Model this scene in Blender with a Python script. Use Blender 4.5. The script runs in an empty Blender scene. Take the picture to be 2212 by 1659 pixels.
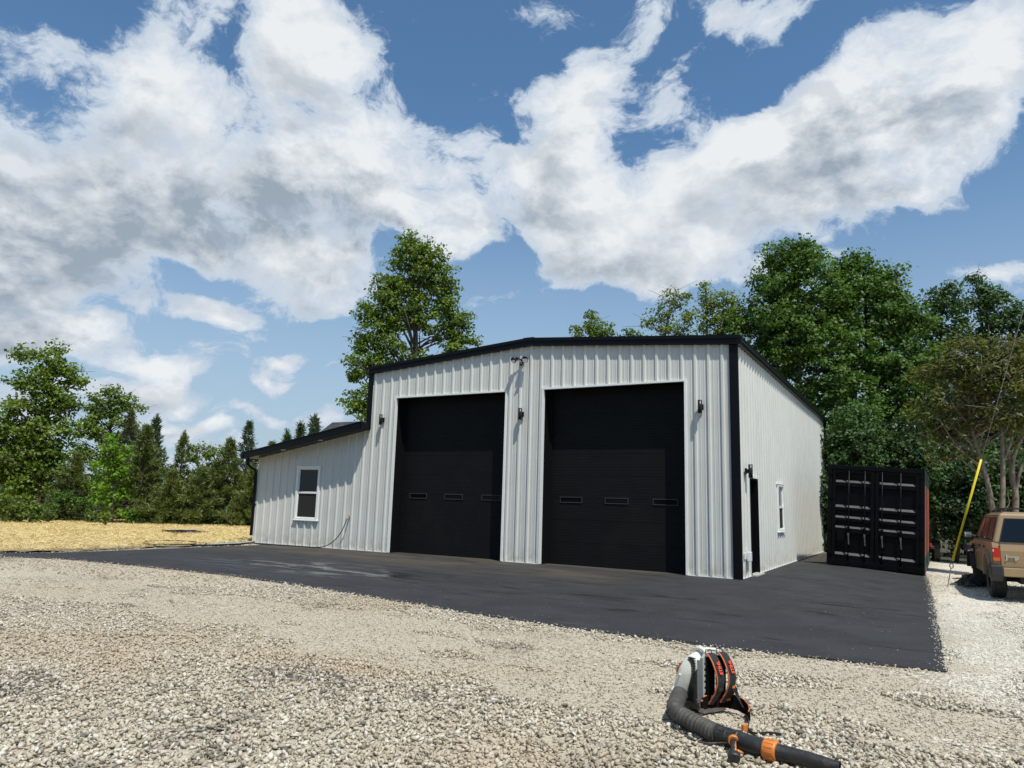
import bpy, bmesh, math, random
import numpy as np
from mathutils import Vector, Matrix
SC = bpy.context.scene
COL = SC.collection
rad = math.radians
random.seed(7)
RNG = np.random.default_rng(11)

# ------------------------------------------------------------------ camera
CAM = np.array([3.543, -16.113, 1.445])
R_ = np.array([0.86832276, 0.49511203, 0.0296592])
U_ = np.array([0.05594814, -0.15718566, 0.985983])
F_ = np.array([-0.49283404, 0.8544921, 0.16418848])
FPX = 1553.65                       # focal length for a 2212 px wide frame
cd = bpy.data.cameras.new('camera')
cam = bpy.data.objects.new('camera', cd)
COL.objects.link(cam)
cam.matrix_world = Matrix(((R_[0], U_[0], -F_[0], CAM[0]), (R_[1], U_[1], -F_[1], CAM[1]),
                           (R_[2], U_[2], -F_[2], CAM[2]), (0, 0, 0, 1)))
cd.sensor_width = 36.0
cd.lens = FPX / 2212 * 36
cd.clip_start = 0.05
cd.clip_end = 5000
SC.camera = cam
SC.render.engine = 'CYCLES'
SC.render.resolution_x = 1024
SC.render.resolution_y = 768
SC.view_settings.view_transform = 'Standard'
SC.view_settings.look = 'None'
SC.view_settings.exposure = 0.0
SC.view_settings.gamma = 1.0
SC.cycles.max_bounces = 7
SC.cycles.transparent_max_bounces = 12


def ray(px, py):
    return F_ + R_ * (px - 1106) / FPX - U_ * (py - 829.5) / FPX


def pz(px, py, z=0.0):              # point of the sight line at height z
    d = ray(px, py)
    return CAM + d * ((z - CAM[2]) / d[2])


def pd(px, py, D):                  # point of the sight line D metres away over the ground
    d = ray(px, py)
    return CAM + d * (D / math.hypot(d[0], d[1]))


# ------------------------------------------------------------------ sun + sky
SUNV = np.array([1.3, -1.0, 3.25])
SUNV = SUNV / np.linalg.norm(SUNV)
sl = bpy.data.lights.new('sun', 'SUN')
sl.energy = 4.7
sl.angle = rad(0.5)
sl.color = (1.0, 0.95, 0.85)
so = bpy.data.objects.new('sun', sl)
COL.objects.link(so)
so.rotation_euler = Vector(SUNV).to_track_quat('Z', 'Y').to_euler()
so.location = (20, -15, 40)

world = bpy.data.worlds.new('World')
SC.world = world
world.use_nodes = True
wt = world.node_tree
wt.nodes.clear()


def N(t, typ, **kw):
    n = t.nodes.new(typ)
    for k, v in kw.items():
        setattr(n, k, v)
    return n


def math_(t, op, a, b=None, c=None, clamp=False):
    n = t.nodes.new('ShaderNodeMath')
    n.operation = op
    n.use_clamp = clamp
    for i, v in enumerate((a, b, c)):
        if v is None:
            continue
        if isinstance(v, (int, float)):
            n.inputs[i].default_value = v
        else:
            t.links.new(v, n.inputs[i])
    return n.outputs[0]


def vmath(t, op, a, b=None, scale=None):
    n = t.nodes.new('ShaderNodeVectorMath')
    n.operation = op
    for i, v in enumerate((a, b)):
        if v is None:
            continue
        if isinstance(v, (tuple, list)):
            n.inputs[i].default_value = v
        else:
            t.links.new(v, n.inputs[i])
    if scale is not None:
        if isinstance(scale, (int, float)):
            n.inputs['Scale'].default_value = scale
        else:
            t.links.new(scale, n.inputs['Scale'])
    return n.outputs[0]


def maprange(t, v, a, b, c, d, smooth=True):
    n = t.nodes.new('ShaderNodeMapRange')
    n.interpolation_type = 'SMOOTHSTEP' if smooth else 'LINEAR'
    t.links.new(v, n.inputs[0])
    for i, x in enumerate((a, b, c, d)):
        n.inputs[i + 1].default_value = x
    return n.outputs[0]


def mixc(t, f, a, b, blend='MIX'):
    n = t.nodes.new('ShaderNodeMix')
    n.data_type = 'RGBA'
    n.blend_type = blend
    for sock, v in ((n.inputs[0], f), (n.inputs[6], a), (n.inputs[7], b)):
        if isinstance(v, (int, float)):
            sock.default_value = v
        elif isinstance(v, (tuple, list)):
            sock.default_value = (*v[:3], 1)
        else:
            t.links.new(v, sock)
    return n.outputs[2]


def noise(t, vec, scale, detail=4, rough=.55, dist=0.0, col=False):
    n = t.nodes.new('ShaderNodeTexNoise')
    n.inputs['Scale'].default_value = scale
    n.inputs['Detail'].default_value = detail
    n.inputs['Roughness'].default_value = rough
    n.inputs['Distortion'].default_value = dist
    if vec is not None:
        t.links.new(vec, n.inputs['Vector'])
    return n.outputs[1 if col else 0]


# cloud masses: centre and half size of each on the sky (2212 x 1659 grid), turn, weight
CLOUDS = [
    (120, 190, 330, 190, 0, .75), (420, 150, 130, 150, 0, .35), (330, 250, 210, 110, 0, .5), (640, 110, 180, 170, 0, .8), (60, 60, 230, 100, 0, .3),
    (720, 250, 240, 190, 20, .85), (880, 270, 120, 90, -20, .7), (180, 400, 470, 170, 0, .95), (560, 400, 380, 190, 0, .95),
    (130, 520, 330, 120, 0, .75), (300, 480, 170, 80, 0, .6), (780, 470, 260, 130, -10, .8), (640, 560, 240, 110, 0, .7),
    (960, 470, 140, 150, 0, .6), (1060, 370, 150, 100, 0, .6), (90, 620, 300, 110, 0, .75), (400, 640, 190, 60, -8, .7), (60, 690, 180, 70, 0, .6),
    (300, 770, 130, 36, 8, 1.0), (60, 715, 110, 44, 0, .9), (180, 690, 100, 34, 0, .7), (600, 775, 80, 36, 0, 1.1), (590, 828, 110, 28, 0, 1.0), (520, 872, 80, 24, 0, .9), (600, 900, 90, 26, 0, .8),
    (320, 840, 160, 40, 0, .6), (430, 655, 110, 40, 10, .8), (150, 800, 120, 30, 0, .6), (430, 905, 90, 26, 0, .8), (740, 890, 80, 50, 0, .8), (720, 795, 40, 18, 0, .6), (1000, 520, 90, 90, 0, .6), (1130, 600, 60, 40, 0, .35), (1050, 40, 60, 60, 0, .3), (30, 830, 160, 80, 0, .4), (740, 620, 150, 60, -15, .5), (260, 930, 400, 60, 0, .3),
    (1240, 260, 130, 150, 0, .7), (1310, 170, 110, 130, 30, .4), (1440, 210, 130, 70, -50, .45), (1400, 370, 260, 170, 0, .85), (1260, 420, 230, 120, 0, .7),
    (1300, 520, 230, 100, 0, .9), (1500, 470, 230, 110, -25, .85), (1640, 430, 330, 160, -28, .9), (1720, 320, 250, 150, -30, .85),
    (1900, 250, 330, 180, -30, .95), (2080, 180, 330, 230, -25, .95), (1960, 380, 260, 120, -30, .7), (2120, 350, 230, 90, -20, .6),
    (1560, 30, 290, 90, 5, .85), (1130, 20, 130, 80, 0, .6), (1140, 120, 60, 40, -30, .45), (930, 70, 110, 110, 60, .32), (1860, 440, 90, 50, 0, .4),
    (2120, 578, 130, 44, 3, .85), (1050, 630, 60, 30, 0, .35), (1260, 580, 150, 60, 5, .6), (860, 150, 70, 110, 0, .25),
    # gaps
    (450, 130, 100, 110, 20, -.75), (880, 120, 140, 110, 20, -.5), (500, 60, 80, 70, 0, -.35), (1765, 330, 70, 80, 30, -.9), (1410, 360, 60, 50, 0, -.4),
    (460, 480, 170, 60, 10, -.55), (320, 540, 120, 40, 0, -.3), (1560, 230, 130, 90, -30, -.35), (2150, 440, 120, 50, -20, -.5), (1060, 180, 170, 190, 0, -.4), (560, 690, 170, 70, 0, -.4)]


def cloud_group():
    g = bpy.data.node_groups.new('cloud_density', 'ShaderNodeTree')
    g.interface.new_socket('Vector', in_out='INPUT', socket_type='NodeSocketVector')
    g.interface.new_socket('Density', in_out='OUTPUT', socket_type='NodeSocketFloat')
    gi = g.nodes.new('NodeGroupInput')
    go = g.nodes.new('NodeGroupOutput')
    v = gi.outputs[0]
    w = noise(g, v, 2.6, 3, .5, 0, True)
    w = vmath(g, 'SUBTRACT', w, (.5, .5, .5))
    wv = vmath(g, 'ADD', v, vmath(g, 'SCALE', w, scale=.17))
    w2 = noise(g, wv, 9.0, 4, .55, 0, True)
    w2 = vmath(g, 'SUBTRACT', w2, (.5, .5, .5))
    wv = vmath(g, 'ADD', wv, vmath(g, 'SCALE', w2, scale=.07))
    tot = None
    for (px, py, rx, ry, rot, wgt) in CLOUDS:
        d = ray(px, py)
        d /= np.linalg.norm(d)
        r = np.cross(d, [0, 0, 1.0])
        r /= np.linalg.norm(r)
        u = np.cross(r, d)
        c, s = math.cos(rad(-rot)), math.sin(rad(-rot))
        a = r * c + u * s
        b = -r * s + u * c
        k = math.cos(math.atan(math.hypot(px - 1106, py - 829) / FPX)) ** 1.3 / FPX
        m = Matrix((a, d, b)).transposed()
        mp = g.nodes.new('ShaderNodeMapping')
        mp.vector_type = 'TEXTURE'
        mp.inputs['Location'].default_value = d
        mp.inputs['Rotation'].default_value = m.to_euler()
        mp.inputs['Scale'].default_value = (rx * k * 1.15, .6, ry * k * 1.15)
        g.links.new(wv, mp.inputs[0])
        gr = g.nodes.new('ShaderNodeTexGradient')
        gr.gradient_type = 'SPHERICAL'
        g.links.new(mp.outputs[0], gr.inputs[0])
        tot = math_(g, 'MULTIPLY', gr.outputs[1], wgt * 1.5) if tot is None else math_(g, 'MULTIPLY_ADD', gr.outputs[1], wgt * 1.5, tot)
    tot = maprange(g, tot, 0, 1.6, -.16, 1.22, False)
    # broken cloud over the half of the sky behind the camera
    sp = g.nodes.new('ShaderNodeSeparateXYZ')
    g.links.new(v, sp.inputs[0])
    back = maprange(g, sp.outputs[1], .25, -.3, 0, .22)
    tot = math_(g, 'ADD', tot, back)
    # flatten noise towards the horizon
    st = g.nodes.new('ShaderNodeMapping')
    st.inputs['Scale'].default_value = (1, 1, 1.7)
    g.links.new(wv, st.inputs[0])
    f1 = noise(g, st.outputs[0], 6.0, 12, .66, 0)
    f0 = noise(g, st.outputs[0], 3.2, 2, .5, .0)
    f = math_(g, 'MULTIPLY', math_(g, 'SUBTRACT', f1, .5), 3.9)
    f = math_(g, 'MULTIPLY_ADD', math_(g, 'SUBTRACT', f0, .5), .9, f)
    den = math_(g, 'ADD', f, tot)
    g.links.new(den, go.inputs[0])
    return g


cg = cloud_group()
tc = N(wt, 'ShaderNodeTexCoord')
nrm = vmath(wt, 'NORMALIZE', tc.outputs['Generated'])
g1 = N(wt, 'ShaderNodeGroup', node_tree=cg)
wt.links.new(nrm, g1.inputs[0])
off = vmath(wt, 'ADD', nrm, (0.035, -0.01, 0.055))
g2 = N(wt, 'ShaderNodeGroup', node_tree=cg)
wt.links.new(off, g2.inputs[0])
cover = maprange(wt, g1.outputs[0], .20, .58, 0, 1)
body = maprange(wt, g1.outputs[0], .3, 1.2, 0, 1)
shade = maprange(wt, g2.outputs[0], .40, 1.55, 0, 1)
# small billows catch the sun on their upper side
rs_ = vmath(wt, 'MULTIPLY', nrm, (1, 1, 1.5))
r1 = noise(wt, rs_, 11, 7, .55)
r2 = noise(wt, vmath(wt, 'ADD', rs_, (.012, -.004, .022)), 11, 7, .55)
rel = maprange(wt, math_(wt, 'SUBTRACT', r1, r2), -.10, .10, .42, -.42, False)
dark = math_(wt, 'ADD', math_(wt, 'MULTIPLY', shade, .8), rel)
big = noise(wt, nrm, 3.3, 3, .5)
dark = math_(wt, 'MULTIPLY', dark, maprange(wt, big, .35, .62, .55, 1.15))
bel = None
for (px, py, rx, ry, rot, wgt) in ((230, 400, 560, 160, 0, 1.1), (620, 500, 420, 170, -8, 1.0), (60, 190, 250, 80, 0, .5), (120, 590, 380, 70, 0, .6), (1720, 400, 420, 100, 26, .45), (1280, 590, 240, 50, 0, .5), (150, 740, 240, 40, 0, .4)):
    d = ray(px, py)
    d /= np.linalg.norm(d)
    r = np.cross(d, [0, 0, 1.0])
    r /= np.linalg.norm(r)
    u = np.cross(r, d)
    c, s_ = math.cos(rad(rot)), math.sin(rad(rot))
    a, b = r * c + u * s_, -r * s_ + u * c
    mp = N(wt, 'ShaderNodeMapping', vector_type='TEXTURE')
    mp.inputs['Location'].default_value = d
    mp.inputs['Rotation'].default_value = Matrix((a, d, b)).transposed().to_euler()
    mp.inputs['Scale'].default_value = (rx / FPX * 1.1, .6, ry / FPX * 1.1)
    wt.links.new(nrm, mp.inputs[0])
    gr = N(wt, 'ShaderNodeTexGradient', gradient_type='SPHERICAL')
    wt.links.new(mp.outputs[0], gr.inputs[0])
    bel = math_(wt, 'MULTIPLY_ADD', gr.outputs[1], wgt, bel if bel is not None else 0.0)
dark = math_(wt, 'ADD', dark, math_(wt, 'MULTIPLY', math_(wt, 'MULTIPLY', bel, maprange(wt, r1, .38, .60, .1, .95)), body))
dark = maprange(wt, dark, .0, 1.4, 0, 1, False)
ccol = mixc(wt, dark, (6.35, 6.55, 6.7), (2.45, 2.95, 3.5))
thin = mixc(wt, body, (4.0, 4.7, 5.6), ccol)
sky = N(wt, 'ShaderNodeTexSky', sky_type='NISHITA')
sky.sun_disc = False
sky.sun_elevation = math.asin(SUNV[2])
sky.sun_rotation = math.atan2(SUNV[0], SUNV[1])
sky.air_density = 1.0
sky.dust_density = .6
sky.ozone_density = 2.0
skyc = mixc(wt, 1.0, sky.outputs[0], (.68, .90, .98), 'MULTIPLY')
SKYC = skyc
sep = N(wt, 'ShaderNodeSeparateXYZ')
wt.links.new(nrm, sep.inputs[0])
hz = maprange(wt, sep.outputs[2], -.02, .50, .85, 0)          # pale air low down
skyh = mixc(wt, hz, skyc, (3.2, 3.95, 4.75))
fin = mixc(wt, math_(wt, 'MULTIPLY', cover, .97), skyh, thin)
bg = N(wt, 'ShaderNodeBackground')
bg.inputs[1].default_value = 0.135
wt.links.new(fin, bg.inputs[0])
wo = N(wt, 'ShaderNodeOutputWorld')
wt.links.new(bg.outputs[0], wo.inputs[0])
world.cycles.sampling_method = 'MANUAL'
world.cycles.sample_map_resolution = 512


# ------------------------------------------------------------------ materials
def mat(name, base, rough=.6, metal=0.0, var=0.0, vscale=6.0, bump=0.0, bscale=40.0, spec=.5, dirt=None, dirt_amt=0.0, dscale=2.0,
        coat=0.0):
    m = bpy.data.materials.new(name)
    m.use_nodes = True
    t = m.node_tree
    b = t.nodes['Principled BSDF']
    b.inputs['Roughness'].default_value = rough
    b.inputs['Metallic'].default_value = metal
    b.inputs['Specular IOR Level'].default_value = spec
    if coat:
        b.inputs['Coat Weight'].default_value = coat
        b.inputs['Coat Roughness'].default_value = .08
    tcn = t.nodes.new('ShaderNodeTexCoord')
    v = tcn.outputs['Object']
    c = None
    if var > 0:
        n = noise(t, v, vscale, 5, .6)
        c = mixc(t, maprange(t, n, .3, .7, 0, 1), [x * (1 - var) for x in base], [min(1, x * (1 + var)) for x in base])
    if dirt:
        n2 = noise(t, v, dscale, 6, .65)
        c = mixc(t, maprange(t, n2, .48, .75, 0, dirt_amt), c if c is not None else base, dirt)
    if c is None:
        b.inputs['Base Color'].default_value = (*base, 1)
    else:
        t.links.new(c, b.inputs['Base Color'])
    if bump > 0:
        n3 = noise(t, v, bscale, 3, .5)
        bn = t.nodes.new('ShaderNodeBump')
        bn.inputs['Strength'].default_value = bump
        bn.inputs['Distance'].default_value = .01
        t.links.new(n3, bn.inputs['Height'])
        t.links.new(bn.outputs[0], b.inputs['Normal'])
    return m


M = {}
M['white_metal'] = mat('white_metal', (.60, .61, .575), .42, 0, .03, 1.3, spec=.4, dirt=(.45, .44, .38), dirt_amt=.18, dscale=1.1)
def splash(m):
    t = m.node_tree
    b = t.nodes['Principled BSDF']
    src = b.inputs['Base Color'].links[0].from_socket
    g_ = t.nodes.new('ShaderNodeNewGeometry')
    s_ = t.nodes.new('ShaderNodeSeparateXYZ')
    t.links.new(g_.outputs['Position'], s_.inputs[0])
    n_ = noise(t, g_.outputs['Position'], 5, 5, .7)
    f_ = math_(t, 'MULTIPLY', maprange(t, s_.outputs[2], .0, .55, 1, 0), maprange(t, n_, .38, .66, 0, .55))
    t.links.new(mixc(t, f_, src, (.33, .29, .22)), b.inputs['Base Color'])


splash(M['white_metal'])
M['white_trim'] = mat('white_trim', (.80, .82, .80), .4, 0, .02)
M['black_trim'] = mat('black_trim', (.0035, .004, .006), .4, 0, .1, 3, spec=.22)
M['black_gutter'] = mat('black_gutter', (.0045, .005, .006), .35, 0, .1, 3, spec=.2)
M['door_black'] = mat('door_black', (.0072, .0080, .0085), .5, 0, .12, 2.5, bump=.12, bscale=90, spec=.16, dirt=(.014, .0135, .0115), dirt_amt=.5, dscale=.8)
M['door_edge'] = mat('door_edge', (.004, .004, .005), .6, spec=.2)
M['window_frame_black'] = mat('window_frame_black', (.034, .035, .037), .35)
M['dark'] = mat('dark', (.006, .006, .007), .8, spec=.1)
M['concrete'] = mat('concrete', (.42, .41, .38), .85, 0, .15, 8, .3, 60)
M['roof_metal'] = mat('roof_metal', (.012, .013, .015), .4)
M['brass'] = mat('brass', (.45, .32, .14), .35, 1)
M['hose_rubber'] = mat('hose_rubber', (.012, .012, .012), .5)
M['plastic_white'] = mat('plastic_white', (.72, .73, .72), .45)
M['lamp_lens'] = mat('lamp_lens', (.75, .76, .74), .2)


def glass_mat(name, tint, rough=.03):
    m = bpy.data.materials.new(name)
    m.use_nodes = True
    t = m.node_tree
    b = t.nodes['Principled BSDF']
    b.inputs['Base Color'].default_value = (*tint, 1)
    b.inputs['Roughness'].default_value = rough
    b.inputs['Specular IOR Level'].default_value = .32
    n = noise(t, t.nodes.new('ShaderNodeTexCoord').outputs['Object'], 2.0, 2, .5)
    bn = t.nodes.new('ShaderNodeBump')
    bn.inputs['Strength'].default_value = .04
    bn.inputs['Distance'].default_value = .02
    t.links.new(n, bn.inputs['Height'])
    t.links.new(bn.outputs[0], b.inputs['Normal'])
    return m


M['glass'] = glass_mat('glass', (.008, .012, .012))
M['door_glass'] = glass_mat('door_glass', (.003, .004, .004), .08)
M['door_glass'].node_tree.nodes['Principled BSDF'].inputs['Specular IOR Level'].default_value = .12
M['screen'] = mat('screen', (.03, .028, .026), .8, spec=.2, bump=.1, bscale=300)


# ------------------------------------------------------------------ mesh helpers
class MB:
    def __init__(s):
        s.v = []
        s.f = []
        s.m = []
        s.sm = []

    def add(s, vs, fs, mi=0, smooth=False):
        o = len(s.v)
        s.v += [tuple(map(float, p)) for p in vs]
        for f in fs:
            s.f.append(tuple(o + i for i in f))
            s.m.append(mi)
            s.sm.append(smooth)
        return s

    def box(s, a, b, mi=0, M4=None):
        x0, y0, z0 = a
        x1, y1, z1 = b
        vs = [(x0, y0, z0), (x1, y0, z0), (x1, y1, z0), (x0, y1, z0), (x0, y0, z1), (x1, y0, z1), (x1, y1, z1), (x0, y1, z1)]
        if M4 is not None:
            vs = [M4 @ Vector(p) for p in vs]
        return s.add(vs, [(3, 2, 1, 0), (4, 5, 6, 7), (0, 1, 5, 4), (1, 2, 6, 5), (2, 3, 7, 6), (3, 0, 4, 7)], mi)

    def bar(s, p, q, w, h=None, mi=0, up=(0, 0, 1)):
        p = Vector(p)
        q = Vector(q)
        h = h or w
        d = (q - p)
        L = d.length
        d.normalize()
        u = Vector(up)
        if abs(d.dot(u)) > .98:
            u = Vector((0, 1, 0))
        x = d.cross(u).normalized()
        z = x.cross(d)
        vs = []
        for e in (p, q):
            for a, b in ((-1, -1), (1, -1), (1, 1), (-1, 1)):
                vs.append(e + x * (a * w / 2) + z * (b * h / 2))
        return s.add(vs, [(0, 1, 2, 3), (7, 6, 5, 4), (4, 5, 1, 0), (5, 6, 2, 1), (6, 7, 3, 2), (7, 4, 0, 3)], mi)

    def tube(s, pts, rs, n=10, mi=0, caps=True, smooth=True, flat=1.0):
        pts = [Vector(p) for p in pts]
        if isinstance(rs, (int, float)):
            rs = [rs] * len(pts)
        vs = []
        ref = None
        for i, p in enumerate(pts):
            a = pts[max(i - 1, 0)]
            b = pts[min(i + 1, len(pts) - 1)]
            d = (b - a)
            if d.length < 1e-9:
                d = Vector((0, 0, 1))
            d.normalize()
            if ref is None:
                ref = Vector((0, 0, 1)) if abs(d.z) < .9 else Vector((1, 0, 0))
            x = ref - d * ref.dot(d)
            x.normalize()
            ref = x
            y = d.cross(x)
            for k in range(n):
                t = 2 * math.pi * k / n
                vs.append(p + (x * math.cos(t) * flat + y * math.sin(t)) * rs[i])
        fs = []
        for i in range(len(pts) - 1):
            for k in range(n):
                k2 = (k + 1) % n
                fs.append((i * n + k, i * n + k2, (i + 1) * n + k2, (i + 1) * n + k))
        s.add(vs, fs, mi, smooth)
        if caps:
            o = len(s.v) - len(vs)
            s.f.append(tuple(o + k for k in reversed(range(n))))
            s.m.append(mi)
            s.sm.append(False)
            s.f.append(tuple(o + (len(pts) - 1) * n + k for k in range(n)))
            s.m.append(mi)
            s.sm.append(False)
        return s

    def prism(s, poly, x0, x1, axis='x', mi=0):
        n = len(poly)

        def P(a, b, c):
            return (c, a, b) if axis == 'x' else ((a, c, b) if axis == 'y' else (a, b, c))
        vs = [P(a, b, x0) for a, b in poly] + [P(a, b, x1) for a, b in poly]
        fs = [tuple(range(n))[::-1], tuple(range(n, 2 * n))]
        fs += [(i, (i + 1) % n, n + (i + 1) % n, n + i) for i in range(n)]
        return s.add(vs, fs, mi)

    def build(s, name, mats, parent=None, bevel=0.0, segs=2, loc=None):
        me = bpy.data.meshes.new(name)
        me.from_pydata(s.v, [], s.f)
        mats = mats if isinstance(mats, (list, tuple)) else [mats]
        for m in mats:
            me.materials.append(M[m] if isinstance(m, str) else m)
        for p, mi, sm in zip(me.polygons, s.m, s.sm):
            p.material_index = mi
            p.use_smooth = sm
        bm = bmesh.new()
        bm.from_mesh(me)
        bmesh.ops.recalc_face_normals(bm, faces=bm.faces)
        if bevel > 0:
            es = [e for e in bm.edges if len(e.link_faces) == 2 and e.calc_face_angle(0) > .6]
            bmesh.ops.bevel(bm, geom=es, offset=bevel, segments=segs, affect='EDGES', profile=.5, clamp_overlap=True)
        bm.to_mesh(me)
        bm.free()
        o = bpy.data.objects.new(name, me)
        COL.objects.link(o)
        if loc is not None:
            o.location = loc
        if parent:
            o.parent = parent
        return o


def npmesh(name, verts, faces, mats, parent=None, smooth=False, attr=None, mi=None):
    """verts Nx3, faces Fxk (all the same k)"""
    me = bpy.data.meshes.new(name)
    nv, (nf, k) = len(verts), faces.shape
    me.vertices.add(nv)
    me.vertices.foreach_set('co', np.asarray(verts, dtype=np.float32).ravel())
    me.loops.add(nf * k)
    me.loops.foreach_set('vertex_index', faces.astype(np.int32).ravel())
    me.polygons.add(nf)
    me.polygons.foreach_set('loop_start', np.arange(0, nf * k, k, dtype=np.int32))
    me.polygons.foreach_set('loop_total', np.full(nf, k, dtype=np.int32))
    if smooth:
        me.polygons.foreach_set('use_smooth', np.ones(nf, dtype=bool))
    for m in (mats if isinstance(mats, (list, tuple)) else [mats]):
        me.materials.append(M[m] if isinstance(m, str) else m)
    if mi is not None:
        me.polygons.foreach_set('material_index', np.asarray(mi, dtype=np.int32))
    me.update(calc_edges=True)
    if attr is not None:
        for an, av in attr.items():
            a = me.attributes.new(an, 'FLOAT', 'POINT')
            a.data.foreach_set('value', np.asarray(av, dtype=np.float32))
    me.validate()
    o = bpy.data.objects.new(name, me)
    COL.objects.link(o)
    if parent:
        o.parent = parent
    return o


def empty(name, loc=(0, 0, 0), rz=0.0):
    o = bpy.data.objects.new(name, None)
    COL.objects.link(o)
    o.location = loc
    o.rotation_euler = (0, 0, rz)
    o.empty_display_size = .2
    return o


def tag(o, label=None, cat=None, group=None, kind=None):
    if label:
        o['label'] = label
    if cat:
        o['category'] = cat
    if group:
        o['group'] = group
    if kind:
        o['kind'] = kind
    return o


def sm(t):
    t = np.clip(t, 0, 1)
    return t * t * (3 - 2 * t)


# ------------------------------------------------------------------ terrain
def hgt(x, y):
    x = np.asarray(x, dtype=float)
    y = np.asarray(y, dtype=float)
    h = -.17 * sm((x - .8) / 3.4) * sm((y + 7) / 9)
    h = h - 4.5 * sm((-31.5 - x - .12 * (y - 3)) / 16) - 6 * sm((-45 - x) / 60)
    h = h - 1.5 * sm((y - 22) / 25)
    return h


def on(px, py, dz=0.0):
    z = 0.0
    for _ in range(12):
        p = pz(px, py, z)
        z = float(hgt(p[0], p[1])) + dz
    return pz(px, py, z)


def grid_axis(lo, hi, c, fine, coarse):
    a = [c]
    s = fine
    while a[-1] < hi:
        a.append(a[-1] + s)
        if abs(a[-1] - c) > 25:
            s = min(s * 1.25, coarse)
    b = [c]
    s = fine
    while b[-1] > lo:
        b.append(b[-1] - s)
        if abs(b[-1] - c) > 45:
            s = min(s * 1.25, coarse)
    return np.array(sorted(set(b + a)))


def position_nodes(t):
    g = t.nodes.new('ShaderNodeNewGeometry')
    s = t.nodes.new('ShaderNodeSeparateXYZ')
    t.links.new(g.outputs['Position'], s.inputs[0])
    return g.outputs['Position'], s.outputs


def gravel_colour(t, pos, fac):
    """limestone chip colour from a 0..1 number per stone, with ochre and dark patches that lie on the ground"""
    ramp = t.nodes.new('ShaderNodeValToRGB')
    cr = ramp.color_ramp
    pts = [(0, (.12, .105, .085)), (.12, (.29, .25, .19)), (.35, (.46, .40, .30)), (.6, (.58, .52, .41)), (.8, (.66, .61, .51)), (1, (.76, .73, .64))]
    while len(cr.elements) < len(pts):
        cr.elements.new(.5)
    for e, (p, c) in zip(cr.elements, pts):
        e.position = p
        e.color = (*c, 1)
    t.links.new(fac, ramp.inputs[0])
    big = noise(t, pos, .55, 4, .6)
    och = noise(t, pos, .33, 3, .5, .5)
    c = mixc(t, maprange(t, och, .50, .66, 0, .5), ramp.outputs[0], (.46, .36, .235))
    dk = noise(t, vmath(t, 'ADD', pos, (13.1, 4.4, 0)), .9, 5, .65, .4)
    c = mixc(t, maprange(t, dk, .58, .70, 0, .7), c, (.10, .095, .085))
    c = mixc(t, maprange(t, big, .3, .7, 0, .22), c, (.34, .30, .23))
    # clay-stained and darker patches with places of their own
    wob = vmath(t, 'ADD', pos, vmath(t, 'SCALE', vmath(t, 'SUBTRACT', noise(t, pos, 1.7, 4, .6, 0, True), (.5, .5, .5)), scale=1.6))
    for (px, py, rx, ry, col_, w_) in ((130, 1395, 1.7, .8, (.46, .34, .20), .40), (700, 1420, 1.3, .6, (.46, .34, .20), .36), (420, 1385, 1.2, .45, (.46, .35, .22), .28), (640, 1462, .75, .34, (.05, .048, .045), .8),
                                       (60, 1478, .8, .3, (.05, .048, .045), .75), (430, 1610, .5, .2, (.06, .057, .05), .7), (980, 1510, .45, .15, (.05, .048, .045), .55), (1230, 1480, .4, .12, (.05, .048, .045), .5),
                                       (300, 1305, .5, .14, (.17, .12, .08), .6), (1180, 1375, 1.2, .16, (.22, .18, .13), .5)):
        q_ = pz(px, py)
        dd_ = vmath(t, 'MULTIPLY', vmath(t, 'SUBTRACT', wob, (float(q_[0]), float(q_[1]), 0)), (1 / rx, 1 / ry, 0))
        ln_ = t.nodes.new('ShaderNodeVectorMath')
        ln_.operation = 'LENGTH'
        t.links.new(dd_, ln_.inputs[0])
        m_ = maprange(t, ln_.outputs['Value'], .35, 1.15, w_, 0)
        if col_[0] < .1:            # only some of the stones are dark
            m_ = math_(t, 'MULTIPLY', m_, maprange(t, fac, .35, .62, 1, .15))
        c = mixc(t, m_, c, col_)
    sx = t.nodes.new('ShaderNodeSeparateXYZ')
    t.links.new(pos, sx.inputs[0])
    fresh = math_(t, 'MULTIPLY', maprange(t, sx.outputs[0], 3.1, 4.0, 0, .6), maprange(t, sx.outputs[1], -10.0, -7.5, 0, 1))
    return mixc(t, fresh, c, (.80, .77, .68))


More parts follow.
